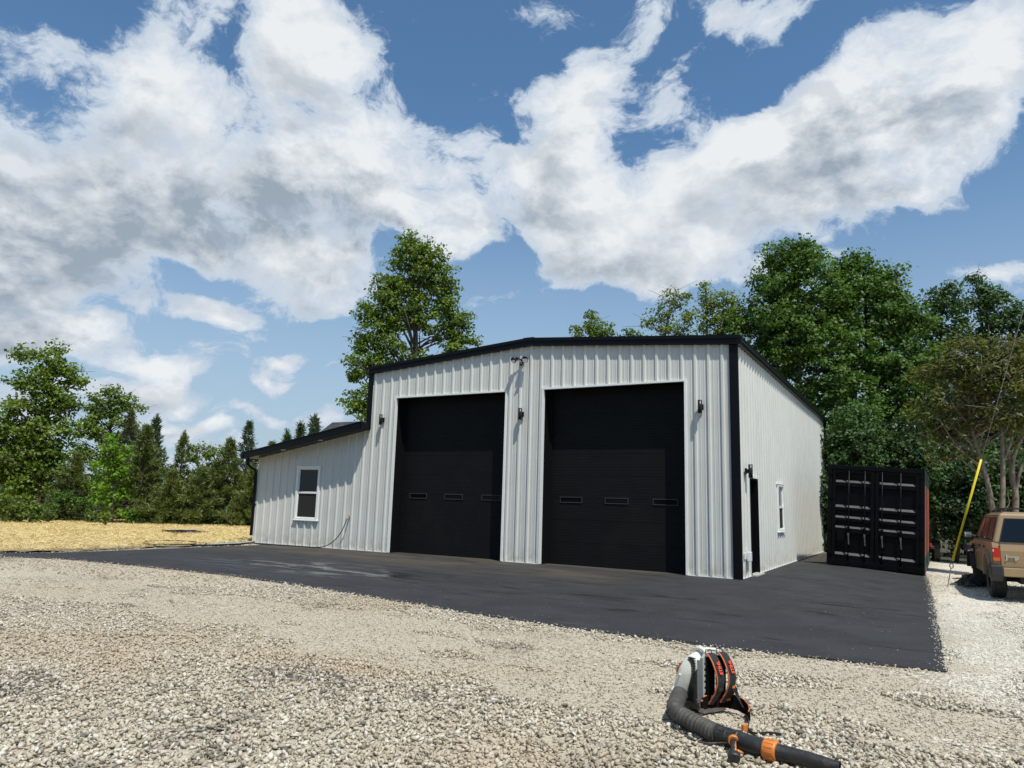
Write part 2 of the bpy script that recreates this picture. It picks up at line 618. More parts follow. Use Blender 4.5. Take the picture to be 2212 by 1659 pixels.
def make_ground_mat():
    m = bpy.data.materials.new('ground')
    m.use_nodes = True
    t = m.node_tree
    b = t.nodes['Principled BSDF']
    b.inputs['Roughness'].default_value = .9
    b.inputs['Specular IOR Level'].default_value = .25
    pos, xyz = position_nodes(t)
    vo = t.nodes.new('ShaderNodeTexVoronoi')
    vo.inputs['Scale'].default_value = 24
    vo.inputs['Randomness'].default_value = 1
    t.links.new(pos, vo.inputs['Vector'])
    vo2 = t.nodes.new('ShaderNodeTexVoronoi')
    vo2.inputs['Scale'].default_value = 60
    t.links.new(pos, vo2.inputs['Vector'])
    s = t.nodes.new('ShaderNodeSeparateColor')
    t.links.new(vo.outputs['Color'], s.inputs[0])
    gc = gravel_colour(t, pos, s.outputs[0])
    gap = maprange(t, vo.outputs['Distance'], .45, .85, 0, .55)
    gc = mixc(t, gap, gc, (.16, .14, .11))
    # fine packed dust where wheels run
    tr = noise(t, vmath(t, 'MULTIPLY', pos, (.22, .8, 1)), 1.0, 4, .55, .3)
    dust = maprange(t, math_(t, 'SUBTRACT', math_(t, 'ADD', tr, .18), math_(t, 'MULTIPLY', maprange(t, xyz[0], 3.0, 4.2, 0, 1), .3)), .47, .60, .1, 1)
    fines = noise(t, pos, 90, 3, .7)
    fc = mixc(t, maprange(t, fines, .35, .65, 0, 1), (.30, .26, .195), (.54, .485, .38))
    gc = mixc(t, math_(t, 'MULTIPLY', dust, .8), gc, fc)
    # woodland floor away from the yard
    dirt_n = noise(t, pos, 3.0, 6, .65)
    dirt = mixc(t, dirt_n, (.035, .04, .018), (.10, .085, .045))
    edge = noise(t, pos, .6, 4, .6)
    far = math_(t, 'ADD', math_(t, 'MAXIMUM', math_(t, 'SUBTRACT', xyz[1], 15.0), math_(t, 'SUBTRACT', -15.5, math_(t, 'MULTIPLY_ADD', xyz[1], .3, xyz[0]))), math_(t, 'MULTIPLY', edge, 3))
    c = mixc(t, maprange(t, far, 1.2, 2.4, 0, 1), gc, dirt)
    t.links.new(c, b.inputs['Base Color'])
    hh = math_(t, 'ADD', math_(t, 'MULTIPLY', vo.outputs['Distance'], -1.0), math_(t, 'MULTIPLY', vo2.outputs['Distance'], -.35))
    hh = math_(t, 'MULTIPLY', hh, math_(t, 'SUBTRACT', 1.0, math_(t, 'MULTIPLY', dust, .75)))
    bn = t.nodes.new('ShaderNodeBump')
    bn.inputs['Strength'].default_value = .9
    bn.inputs['Distance'].default_value = .022
    t.links.new(hh, bn.inputs['Height'])
    t.links.new(bn.outputs[0], b.inputs['Normal'])
    return m


M['ground'] = make_ground_mat()
gx = grid_axis(-1500, 1500, 0, .8, 90)
gy = grid_axis(-1500, 1500, 0, .8, 90)
X, Y = np.meshgrid(gx, gy)
Z = hgt(X, Y) - .016
V = np.stack([X.ravel(), Y.ravel(), Z.ravel()], 1)
nx, ny = len(gx), len(gy)
ii, jj = np.meshgrid(np.arange(nx - 1), np.arange(ny - 1))
a = (jj * nx + ii).ravel()
F = np.stack([a, a + 1, a + nx + 1, a + nx], 1)
g = npmesh('ground', V, F, 'ground', smooth=True)
tag(g, kind='structure')


# asphalt apron ---------------------------------------------------------------
def make_asphalt_mat():
    m = bpy.data.materials.new('asphalt')
    m.use_nodes = True
    t = m.node_tree
    b = t.nodes['Principled BSDF']
    pos, xyz = position_nodes(t)
    fine = noise(t, pos, 75, 4, .85)
    c = mixc(t, maprange(t, fine, .3, .7, 0, 1), (.008, .008, .009), (.050, .050, .054))
    mid = noise(t, pos, 1.2, 5, .6, .6)
    c = mixc(t, maprange(t, mid, .38, .66, 0, .6), c, (.046, .047, .050))
    spk = noise(t, pos, 34, 3, .8)
    c = mixc(t, maprange(t, spk, .57, .70, 0, .8), c, (.105, .104, .10))
    # brown silt dried near the doors
    silt = noise(t, vmath(t, 'MULTIPLY', pos, (.35, 1.3, 1)), 1.1, 6, .65, .5)
    near = maprange(t, xyz[1], -4.6, -1.0, 0, 1)
    left = maprange(t, xyz[0], -.5, -2.5, 0, 1)
    sf = math_(t, 'MULTIPLY', math_(t, 'MULTIPLY', maprange(t, silt, .40, .64, .12, .9), near), left)
    c = mixc(t, sf, c, (.085, .070, .052))
    # pale dusty scuffs
    sc = noise(t, vmath(t, 'MULTIPLY', pos, (.5, 2.6, 1)), 2.2, 7, .7, .8)
    c = mixc(t, maprange(t, sc, .62, .76, 0, .6), c, (.17, .16, .14))
    dk = noise(t, vmath(t, 'MULTIPLY', vmath(t, 'ADD', pos, (7, 3, 0)), (.4, 2.2, 1)), 1.5, 6, .65, .7)
    c = mixc(t, maprange(t, dk, .57, .66, 0, .85), c, (.006, .006, .007))
    # damp, smoother patch left of the doors
    vs = vmath(t, 'SUBTRACT', pos, (-7.6, -4.7, 0))
    vs = vmath(t, 'DIVIDE', vs, (4.6, 1.9, 1))
    ln = t.nodes.new('ShaderNodeVectorMath')
    ln.operation = 'LENGTH'
    t.links.new(vs, ln.inputs[0])
    wn = noise(t, vmath(t, 'MULTIPLY', pos, (.5, 1.6, 1)), 1.6, 5, .6, .5)
    wet = math_(t, 'MULTIPLY', maprange(t, ln.outputs['Value'], 1.1, .3, 0, 1), maprange(t, wn, .44, .58, .1, 1))
    c = mixc(t, math_(t, 'MULTIPLY', wet, .4), c, (.012, .012, .013))
    t.links.new(c, b.inputs['Base Color'])
    rg = math_(t, 'SUBTRACT', .76, math_(t, 'MULTIPLY', wet, .62))
    t.links.new(rg, b.inputs['Roughness'])
    b.inputs['Specular IOR Level'].default_value = .30
    vo = t.nodes.new('ShaderNodeTexVoronoi')
    vo.inputs['Scale'].default_value = 60
    t.links.new(pos, vo.inputs['Vector'])
    hh = math_(t, 'ADD', math_(t, 'MULTIPLY', vo.outputs['Distance'], -1.0), fine)
    bn = t.nodes.new('ShaderNodeBump')
    bn.inputs['Distance'].default_value = .010
    t.links.new(math_(t, 'SUBTRACT', .8, math_(t, 'MULTIPLY', wet, .76)), bn.inputs['Strength'])
    t.links.new(hh, bn.inputs['Height'])
    t.links.new(bn.outputs[0], b.inputs['Normal'])
    return m


M['asphalt'] = make_asphalt_mat()
front = [(0, 1201), (45, 1203), (150, 1208), (300, 1222), (500, 1243), (700, 1272), (850, 1297), (1000, 1322), (1250, 1358), (1450, 1385), (1650, 1408),
         (1850, 1430), (2045, 1450)]
right = [(2035, 1400), (2024, 1340), (2018, 1300), (2008, 1262), (2000, 1238)]
left = [(500, 1179), (400, 1183), (300, 1187), (200, 1191), (100, 1194.5)]
loop = [on(*p)[:2] for p in front] + [on(*p)[:2] for p in right] + [np.array([3.3, 8.6]), np.array([.9, 8.0]), np.array([0.0, 7.4]), np.array([-.3, 7.4]), np.array([-.3, .6]),
                                                                    np.array([-14.6, .6]), np.array([-14.6, -.3]), np.array([-13.95, -.5])] + [on(*p)[:2] for p in left]
left_end = on(-10, 1194)[:2]
loop.append(left_end)


def ragged(loop, step=.14, amp=.010):
    out = []
    n = len(loop)
    for i in range(n):
        p, q = np.array(loop[i]), np.array(loop[(i + 1) % n])
        L = np.linalg.norm(q - p)
        k = max(1, int(L / step))
        nrm_ = np.array([-(q - p)[1], (q - p)[0]]) / max(L, 1e-6)
        for j in range(k):
            out.append(p + (q - p) * j / k + nrm_ * (RNG.normal(0, amp) if j else 0))
    return np.array(out)


ASP = ragged(loop)


def inside(poly, x, y):
    x = np.asarray(x)
    y = np.asarray(y)
    r = np.zeros(x.shape, bool)
    n = len(poly)
    j = n - 1
    for i in range(n):
        xi, yi = poly[i]
        xj, yj = poly[j]
        c = ((yi > y) != (yj > y)) & (x < (xj - xi) * (y - yi) / (yj - yi + 1e-12) + xi)
        r ^= c
        j = i
    return r


bm = bmesh.new()
# fill the outline, then cut it on a 0.5 m grid so it follows the slope
vs = [bm.verts.new((p[0], p[1], 0)) for p in ASP]
f = bm.faces.new(vs)
bmesh.ops.triangulate(bm, faces=bm.faces[:])
for ax, lo, hi in ((0, -15, 4), (1, -9, 9)):
    for c in np.arange(lo, hi, .75):
        co = [0, 0, 0]
        no = [0, 0, 0]
        co[ax] = c
        no[ax] = 1
        bmesh.ops.bisect_plane(bm, geom=bm.verts[:] + bm.edges[:] + bm.faces[:], plane_co=co, plane_no=no)
for v in bm.verts:
    v.co.z = float(hgt(v.co.x, v.co.y))
bed = [e for e in bm.edges if len(e.link_faces) == 1]
r = bmesh.ops.extrude_edge_only(bm, edges=bed)
for v in [e for e in r['geom'] if isinstance(e, bmesh.types.BMVert)]:
    v.co.z -= .05
bmesh.ops.recalc_face_normals(bm, faces=bm.faces)
me = bpy.data.meshes.new('asphalt')
bm.to_mesh(me)
bm.free()
me.materials.append(M['asphalt'])
o = bpy.data.objects.new('asphalt', me)
COL.objects.link(o)
tag(o, kind='structure')


# straw field -------------------------------------------------------------------
def make_straw_mat(strand=False):
    m = bpy.data.materials.new('straw_strand' if strand else 'straw')
    m.use_nodes = True
    t = m.node_tree
    b = t.nodes['Principled BSDF']
    b.inputs['Roughness'].default_value = .75
    b.inputs['Specular IOR Level'].default_value = .3
    pos, xyz = position_nodes(t)
    n1 = noise(t, pos, 22, 6, .8, .3)
    n2 = noise(t, pos, .5, 4, .6)
    c = mixc(t, maprange(t, n1, .32, .68, 0, 1), (.42, .31, .12), (.84, .70, .36))
    c = mixc(t, maprange(t, n2, .48, .7, 0, .4), c, (.46, .34, .15))
    if not strand:
        n3 = noise(t, vmath(t, 'MULTIPLY', pos, (.8, 1.4, 1)), .9, 5, .7)
        ed = maprange(t, math_(t, 'MULTIPLY_ADD', n3, 3.0, math_(t, 'ADD', xyz[0], 13.5)), -1.6, .6, 0, .9)
        soil = mixc(t, n1, (.15, .10, .06), (.30, .23, .15))
        c = mixc(t, ed, c, soil)
        bn = t.nodes.new('ShaderNodeBump')
        bn.inputs['Distance'].default_value = .05
        bn.inputs['Strength'].default_value = .8
        t.links.new(n1, bn.inputs['Height'])
        t.links.new(bn.outputs[0], b.inputs['Normal'])
    t.links.new(c, b.inputs['Base Color'])
    return m


M['straw'] = make_straw_mat()
M['straw_strand'] = make_straw_mat(True)
S0 = on(-10, 1194)[:2]
strip = [on(-10, 1196.5)[:2] + np.array([-12, -4.0]), on(-10, 1195)[:2]] + [on(p[0], p[1] - 3)[:2] for p in left[::-1]] + \
    [np.array([-14.45, -.9]), np.array([-14.9, 0]), np.array([-15.02, 3]), np.array([-15.02, 16]), np.array([-9, 30]), np.array([-36, 40]), np.array([-38, -12])]
STR = np.array(strip)
sx_ = np.arange(-38, -9, .35)
sy_ = np.arange(-14, 40, .35)
X, Y = np.meshgrid(sx_, sy_)
bump = (np.sin(X * 1.7 + np.sin(Y * 1.3) * 2) * np.sin(Y * 1.9 + np.sin(X * .9)) * .018 + RNG.normal(0, .012, X.shape))
Z = hgt(X, Y) + .012 + bump
ins = inside(STR, X + .17, Y + .17)
nx, ny = len(sx_), len(sy_)
ii, jj = np.meshgrid(np.arange(nx - 1), np.arange(ny - 1))
keep = ins[:-1, :-1].ravel()
a = (jj * nx + ii).ravel()[keep]
F = np.stack([a, a + 1, a + nx + 1, a + nx], 1)
used, inv = np.unique(F, return_inverse=True)
V = np.stack([X.ravel(), Y.ravel(), Z.ravel()], 1)[used]
g = npmesh('straw_field', V, inv.reshape(F.shape), 'straw', smooth=True)
tag(g, kind='structure')
# loose strands lying over it
ns = 170000
x = RNG.uniform(-35, -13.5, ns)
y = RNG.uniform(-11, 30, ns)
ok = inside(STR, x, y)
x, y = x[ok], y[ok]
ns = len(x)
th = RNG.uniform(0, math.pi, ns)
L = RNG.uniform(.04, .15, ns)
wd = RNG.uniform(.003, .007, ns)
z = hgt(x, y) + .02 + RNG.uniform(0, .05, ns)
tilt = RNG.normal(0, .25, ns)
d = np.stack([np.cos(th), np.sin(th), np.sin(tilt)], 1)
p_ = np.stack([-np.sin(th), np.cos(th), RNG.uniform(-.5, .5, ns)], 1)
c0 = np.stack([x, y, z], 1)
V = np.stack([c0 - d * L[:, None] - p_ * wd[:, None], c0 + d * L[:, None] - p_ * wd[:, None], c0 + d * L[:, None] + p_ * wd[:, None],
              c0 - d * L[:, None] + p_ * wd[:, None]], 1).reshape(-1, 3)
F = np.arange(4 * ns).reshape(-1, 4)
g = npmesh('straw', V, F, 'straw_strand')
tag(g, 'loose yellow straw strands spread over the seeded field left of the garage', 'straw', kind='stuff')


# loose gravel stones --------------------------------------------------------------
def make_stone_mat():
    m = bpy.data.materials.new('gravel_stone')
    m.use_nodes = True
    t = m.node_tree
    b = t.nodes['Principled BSDF']
    b.inputs['Roughness'].default_value = .85
    b.inputs['Specular IOR Level'].default_value = .3
    pos, xyz = position_nodes(t)
    at = t.nodes.new('ShaderNodeAttribute')
    at.attribute_name = 'tint'
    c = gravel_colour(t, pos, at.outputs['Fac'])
    n = noise(t, pos, 120, 4, .6)
    c = mixc(t, maprange(t, n, .3, .7, 0, .35), c, (.30, .28, .24))
    t.links.new(c, b.inputs['Base Color'])
    return m


M['gravel_stone'] = make_stone_mat()


def hull(n, sc):
    bm = bmesh.new()
    for _ in range(n):
        v = Vector((random.gauss(0, 1), random.gauss(0, 1), random.gauss(0, 1))).normalized()
        k = random.uniform(.72, 1.2)
        bm.verts.new((v.x * sc[0] * k, v.y * sc[1] * k, v.z * sc[2] * k))
    r = bmesh.ops.convex_hull(bm, input=bm.verts[:])
    bmesh.ops.triangulate(bm, faces=bm.faces[:])
    bm.verts.ensure_lookup_table()
    bm.verts.index_update()
    vs = np.array([v.co[:] for v in bm.verts])
    fs = np.array([[v.index for v in f.verts] for f in bm.faces])
    bm.free()
    return vs, fs


HULLS = [hull(random.choice((6, 7, 8)), (1, random.uniform(.6, .95), random.uniform(.42, .7))) for _ in range(12)]


TRK = [[pz(*p)[:2] for p in pl_] for pl_ in (
    [(-100, 1230), (150, 1245), (450, 1300), (800, 1365), (1100, 1410), (1400, 1455), (1700, 1500), (2000, 1555), (2300, 1620)],
    [(-100, 1260), (200, 1285), (500, 1330), (800, 1400), (1150, 1470), (1500, 1540), (1900, 1640)],
    [(500, 1300), (900, 1345), (1300, 1400), (1700, 1440), (2100, 1480)],
    [(2120, 1500), (2110, 1400), (2090, 1320), (2075, 1270)])]


def track_dist(x, y):
    d = np.full(np.shape(x), 99.0)
    for pl_ in TRK:
        for (p, q) in zip(pl_[:-1], pl_[1:]):
            v = q - p
            L2 = v @ v
            t = np.clip(((x - p[0]) * v[0] + (y - p[1]) * v[1]) / L2, 0, 1)
            d = np.minimum(d, np.hypot(x - p[0] - t * v[0], y - p[1] - t * v[1]))
    return d


def dustiness(x, y):
    return np.sin(x * .55 + np.sin(y * .7) * 1.3 + 1.0) * .5 + np.sin(y * 1.25 + x * .16 + .6 * np.sin(x * .45)) * .7


def scatter(n, r0, r1, smin, smax):
    an = math.atan2(F_[1], F_[0])
    th = an + RNG.uniform(-.82, .82, n)
    r = np.sqrt(RNG.uniform(r0 * r0, r1 * r1, n))
    x = CAM[0] + r * np.cos(th)
    y = CAM[1] + r * np.sin(th)
    ok = ~inside(ASP, x, y)
    ok &= ~((x < -.1) & (x > -15.2) & (y > -.1))
    ok &= ~inside(STR, x, y)
    ok &= (x > -16) & (y < 13)
    # packed wheel tracks carry fewer, smaller stones
    du = dustiness(x, y)
    tracky = (track_dist(x, y) + .16 * np.sin(x * 2.3 + y) + .12 * np.sin(x * 5.1 - y * 3) < .40) & (r > 5.5)
    ok &= ~(tracky & (RNG.random(n) < .30))
    x, y, tracky = x[ok], y[ok], tracky[ok]
    n = len(x)
    s = smin + (smax - smin) * RNG.random(n) ** 1.8
    s = np.where(tracky, s * RNG.uniform(.35, .65, n), s)
    return x, y, s


xs, ys, ss = [], [], []
for args in ((66000, 3.2, 7.5, .010, .033), (90000, 7.5, 13, .010, .030), (60000, 13, 24, .012, .032)):
    x, y, s = scatter(*args)
    xs.append(x)
    ys.append(y)
    ss.append(s)
x = np.concatenate(xs)
y = np.concatenate(ys)
s = np.concatenate(ss)
# fine chips pressed into the wheel tracks
fx_, fy_, _ = scatter(120000, 5.0, 15, .004, .01)
nt_ = track_dist(fx_, fy_) < .55
fx_, fy_ = fx_[nt_], fy_[nt_]
x = np.concatenate([x, fx_])
y = np.concatenate([y, fy_])
s = np.concatenate([s, RNG.uniform(.006, .013, len(fx_))])
# spill along the asphalt edge
k = RNG.integers(0, len(ASP), 6500)
ex = ASP[k, 0] + RNG.normal(.012, .05, 6500)
ey = ASP[k, 1] + RNG.normal(-.03, .05, 6500)
okk = (ASP[k, 1] < -.6) | (ASP[k, 0] > 2)
x = np.concatenate([x, ex[okk]])
y = np.concatenate([y, ey[okk]])
s = np.concatenate([s, RNG.uniform(.006, .016, okk.sum())])
# a thin scatter of chips and grit thrown onto the asphalt itself
k = RNG.integers(0, len(ASP), 900)
ex = ASP[k, 0] + RNG.normal(0, .8, 900)
ey = ASP[k, 1] + np.abs(RNG.normal(0, .9, 900))
okk = inside(ASP, ex, ey) & (ey < -.8)
x = np.concatenate([x, ex[okk]])
y = np.concatenate([y, ey[okk]])
s = np.concatenate([s, RNG.uniform(.003, .009, okk.sum())])
lift = np.where(inside(ASP, x, y), .035, 0.0)
n = len(x)
hid = RNG.integers(0, len(HULLS), n)
VV, FF, TT = [], [], []
base = 0
tint = np.clip(RNG.normal(.53, .27, n), 0, 1)
for h, (hv, hf) in enumerate(HULLS):
    idx = np.where(hid == h)[0]
    m_ = len(idx)
    # random rotation: yaw + small tilt
    a_ = RNG.uniform(0, 2 * math.pi, m_)
    b_ = RNG.normal(0, .45, m_)
    c_ = RNG.normal(0, .45, m_)
    ca, sa, cb, sb, cc, sc_ = np.cos(a_), np.sin(a_), np.cos(b_), np.sin(b_), np.cos(c_), np.sin(c_)
    Rz = np.zeros((m_, 3, 3))
    Rz[:, 0, 0] = ca
    Rz[:, 0, 1] = -sa
    Rz[:, 1, 0] = sa
    Rz[:, 1, 1] = ca
    Rz[:, 2, 2] = 1
    Rx = np.zeros((m_, 3, 3))
    Rx[:, 0, 0] = 1
    Rx[:, 1, 1] = cb
    Rx[:, 1, 2] = -sb
    Rx[:, 2, 1] = sb
    Rx[:, 2, 2] = cb
    Ry = np.zeros((m_, 3, 3))
    Ry[:, 1, 1] = 1
    Ry[:, 0, 0] = cc
    Ry[:, 0, 2] = sc_
    Ry[:, 2, 0] = -sc_
    Ry[:, 2, 2] = cc
    Rm = Rz @ Rx @ Ry
    P = np.einsum('nij,kj->nki', Rm, hv) * s[idx][:, None, None]
    z = hgt(x[idx], y[idx]) - .018 + lift[idx] * .45 + s[idx] * RNG.uniform(.15, .8, m_)
    P += np.stack([x[idx], y[idx], z], 1)[:, None, :]
    VV.append(P.reshape(-1, 3))
    FF.append((hf[None] + (np.arange(m_) * len(hv))[:, None, None]).reshape(-1, 3) + base)
    TT.append(np.repeat(tint[idx], len(hv)))
    base += m_ * len(hv)
g = npmesh('gravel', np.concatenate(VV), np.concatenate(FF), 'gravel_stone', attr={'tint': np.concatenate(TT)})
tag(g, 'loose pale limestone gravel covering the yard in front of the asphalt', 'gravel', kind='stuff')

# far wooded hills beyond the field
M['hills'] = mat('hills', (.06, .10, .12), .95, 0, .25, .02, spec=.1)
hb = MB()
hv = []
for i in range(60):
    t_ = i / 59
    ang = rad(60 + 150 * t_)
    rr = 900
    top = 18 + 16 * math.sin(t_ * 9) + 9 * math.sin(t_ * 23 + 1)
    hv += [(rr * math.cos(ang), rr * math.sin(ang), -40), (rr * 1.15 * math.cos(ang), rr * 1.15 * math.sin(ang), top), (rr * 1.5 * math.cos(ang), rr * 1.5 * math.sin(ang), -40)]
fs = []
for i in range(59):
    fs += [(3 * i, 3 * i + 3, 3 * i + 4, 3 * i + 1), (3 * i + 1, 3 * i + 4, 3 * i + 5, 3 * i + 2)]
hb.add(hv, fs, 0, True)
tag(hb.build('hills', 'hills'), kind='structure')

# ================================================================== garage building
M['shingle'] = None


def make_shingle():
    m = bpy.data.materials.new('shingle')
    m.use_nodes = True
    t = m.node_tree
    b = t.nodes['Principled BSDF']
    b.inputs['Roughness'].default_value = .9
    tcn = t.nodes.new('ShaderNodeTexCoord')
    br = t.nodes.new('ShaderNodeTexBrick')
    br.inputs['Scale'].default_value = 1.0
    br.inputs['Color1'].default_value = (.030, .032, .036, 1)
    br.inputs['Color2'].default_value = (.062, .064, .07, 1)
    br.inputs['Mortar'].default_value = (.008, .008, .009, 1)
    br.inputs['Mortar Size'].default_value = .012
    br.inputs['Brick Width'].default_value = .32
    br.inputs['Row Height'].default_value = .15
    t.links.new(tcn.outputs['Object'], br.inputs['Vector'])
    t.links.new(br.outputs[0], b.inputs['Base Color'])
    return m


M['shingle'] = make_shingle()
W = 10.469
HE, HR = 5.106, 5.509
LL, HL, HLT = -14.969, 2.659, 3.455
LEN = 15.535
bld = empty('garage_building', (-5.2, 0, 0))
tag(bld, 'white ribbed metal garage building with black trim and two tall black overhead doors', 'garage')


def local(o):                       # keep world placement after parenting to the building's Empty
    return o


PROF = [(-.1524, 0), (-.1166, 0), (-.1086, .006), (-.0946, .006), (-.0866, 0), (-.050, 0), (-.024, .038), (.020, .038), (.046, 0), (.0866, 0), (.0946, .006),
        (.1086, .006), (.1166, 0)]


def knots(s0, s1, phase):
    out = []
    k0 = int(math.floor((s0 - phase) / .3048)) - 1
    k1 = int(math.ceil((s1 - phase) / .3048)) + 1
    pts = [(phase + k * .3048 + a, d) for k in range(k0, k1 + 1) for a, d in PROF]
    pts.sort()
    xs_ = [p[0] for p in pts]
    ds_ = [p[1] for p in pts]

    def dep(s):
        return float(np.interp(s, xs_, ds_))
    out = [(s0, dep(s0))] + [p for p in pts if s0 + 1e-4 < p[0] < s1 - 1e-4] + [(s1, dep(s1))]
    return out


def ribbed(mb, s0, s1, zb, zt, P, phase=0.0, mids=()):
    """ribbed sheet from s0 to s1; zb/zt functions or numbers; P(s, depth, z) -> point"""
    fb = zb if callable(zb) else (lambda s: zb)
    ft = zt if callable(zt) else (lambda s: zt)
    kn = knots(s0, s1, phase)
    for m_ in mids:
        if s0 < m_ < s1:
            kn.append((m_, float(np.interp(m_, [k[0] for k in kn], [k[1] for k in kn]))))
    kn.sort()
    vs = []
    for s, d in kn:
        vs += [P(s, d, fb(s)), P(s, d, ft(s))]
    fs = [(2 * i, 2 * i + 2, 2 * i + 3, 2 * i + 1) for i in range(len(kn) - 1)]
    mb.add(vs, fs)


def gable(s):
    return HE + (HR - HE) * (1 - abs(s + W / 2) / (W / 2))


OX = bld.location.x


def PF(s, d, z):
    return (s - OX, -d - .002, z)


fw = MB()
D1, D2, DW, DH = -9.559, -4.809, 3.659, 4.338
ribbed(fw, -W, D1, .015, gable, PF, mids=(-W / 2,))
ribbed(fw, D1, D1 + DW, DH, gable, PF, mids=(-W / 2,))
ribbed(fw, D1 + DW, D2, .015, gable, PF, mids=(-W / 2,))
ribbed(fw, D2, D2 + DW, DH, gable, PF)
ribbed(fw, D2 + DW, 0, .015, gable, PF)
fw.build('wall', 'white_metal', bld)


def lean_top(s):
    return HL + (HLT - HL) * (s - LL) / (-W - LL)


lw = MB()
WX0, WX1, WZ0, WZ1 = -13.24, -12.32, .78, 2.37
ribbed(lw, LL, WX0, .015, lean_top, PF)
ribbed(lw, WX0, WX1, .015, WZ0, PF)
ribbed(lw, WX0, WX1, WZ1, lean_top, PF)
ribbed(lw, WX1, -W, .015, lean_top, PF)


def PL(s, d, z):
    return (LL - OX - d, s, z)


ribbed(lw, 0, 9.0, .015, HL, PL)
o = lw.build('wall', 'white_metal', bld)

sw = MB()


def PS(s, d, z):
    return (d + .002 - OX, s, z)


EY0, EY1, EZ = 1.03, 1.93, 2.20
SY0, SY1, SZ0, SZ1 = 4.52, 5.36, .92, 2.18
ribbed(sw, 0, EY0, .015, HE, PS)
ribbed(sw, EY0, EY1, EZ, HE, PS)
ribbed(sw, EY1, SY0, .015, HE, PS)
ribbed(sw, SY0, SY1, .015, SZ0, PS)
ribbed(sw, SY0, SY1, SZ1, HE, PS)
ribbed(sw, SY1, LEN, .015, HE, PS)
sw.build('wall', 'white_metal', bld)
bw = MB()
bw.box((-W - OX, LEN - .1, 0), (-OX, LEN, HE))
bw.box((-W - OX - .03, 0.05, HL), (-W - OX, LEN - .1, HE))
bw.box((LL - OX + .02, 9.0, 0), (-W - OX, 9.05, HL))
bw.build('wall', 'white_metal', bld)

# concrete footing
cf = MB()
cf.box((LL - OX - .02, -.012, -.2), (D1 - OX, .05, .03))
cf.build('footing', 'concrete', bld)
cf = MB()
cf.box((D1 + DW - OX, -.012, -.2), (D2 - OX, .05, .03))
cf.build('footing', 'concrete', bld)
cf = MB()
cf.box((D2 + DW - OX, -.012, -.2), (.0 - OX, .05, .03))
cf.box((-.05 - OX, .05, -.2), (.006 - OX, LEN, .03))
cf.box((0 - OX, EY0, -.2), (.14 - OX, EY1, .025))
cf.build('footing', 'concrete', bld)

# white trim round the openings and at the sheet bottoms
wt_ = MB()
for d0 in (D1, D2):
    x0, x1 = d0 - OX, d0 + DW - OX
    wt_.box((x0 - .03, -.044, .01), (x0 + .018, .04, DH))
    wt_.box((x1 - .018, -.044, .01), (x1 + .03, .04, DH))
    wt_.box((x0 - .03, -.044, DH), (x1 + .03, .04, DH + .045))
for a_, b_ in ((LL, D1 - .03), (D1 + DW + .03, D2 - .03), (D2 + DW + .03, -.14)):
    wt_.box((a_ - OX, -.040, .004), (b_ - OX, -.003, .020))
wt_.box((.003 - OX, .02, .004), (.040 - OX, EY0 - .04, .020))
wt_.box((.003 - OX, EY1 + .04, .004), (.040 - OX, LEN, .020))
wt_.box((.0 - OX, EY0 - .05, EZ), (.045 - OX, EY1 + .05, EZ + .05))
wt_.box((LL - OX - .036, -.036, .01), (LL - OX + .012, .012, HL))
wt_.build('trim', 'white_trim', bld)

# black corner trims
ct = MB()
ct.box((-.14 - OX, -.048, .0), (.012 - OX, .02, HE))
ct.box((.012 - OX, -.048, .0), (.046 - OX, .035, HE))
ct.box((-.105 - OX, -.056, .0), (-.055 - OX, -.048, HE))
ct.build('corner_trim', 'black_trim', bld)
ct = MB()
ct.box((.0 - OX, LEN - .04, -.05), (.05 - OX, LEN + .05, HE))
ct.build('corner_trim', 'black_trim', bld)
ct = MB()
ct.box((-W - OX - .13, -.05, HLT + .02), (-W - OX + .012, .1, HE))
ct.box((-W - OX - .17, -.02, HLT + .02), (-W - OX - .13, .08, HE - .1))
ct.build('corner_trim', 'black_trim', bld)

# roof
rf = MB()


def slope_pt(side):
    def P(s, d, z):                 # z: 0 eave .. 1 ridge
        xe = (.13 if side > 0 else -W - .13)
        xr = -W / 2
        x = xe + (xr - xe) * z
        zz = (HE + .165) + (HR - HE + .015) * z + d
        return (x - OX, s, zz)
    return P


ribbed(rf, -.10, LEN + .1, 0, 1, slope_pt(1))
ribbed(rf, -.10, LEN + .1, 0, 1, slope_pt(-1))
rf.box((-W / 2 - .15 - OX, -.11, HR + .20), (-W / 2 + .15 - OX, LEN + .1, HR + .215))
rf.prism([(.10 - OX, HE + .15), (-W / 2 - OX, HR + .15), (-W - .1 - OX, HE + .15), (-W - .1 - OX, HE + .02), (-W / 2 - OX, HR + .02), (.10 - OX, HE + .02)], .02, LEN, 'y')
rf.build('roof', 'roof_metal', bld)
rt = MB()
xa, xb = -W - .13 - OX, .13 - OX
xm = -W / 2 - OX


def rake(z0, z1, y0, y1, mi=0):
    rt.prism([(xa, HE + z0), (xm, HR + z0 + .005), (xb, HE + z0), (xb, HE + z1), (xm, HR + z1 + .005), (xa, HE + z1)], y0, y1, 'y', mi)


rake(-.004, .115, -.10, .0)
rake(.115, .20, -.125, .0, 1)
rake(-.012, .012, -.108, -.095, 1)
rt.build('roof_trim', ['black_trim', 'black_gutter'], bld)

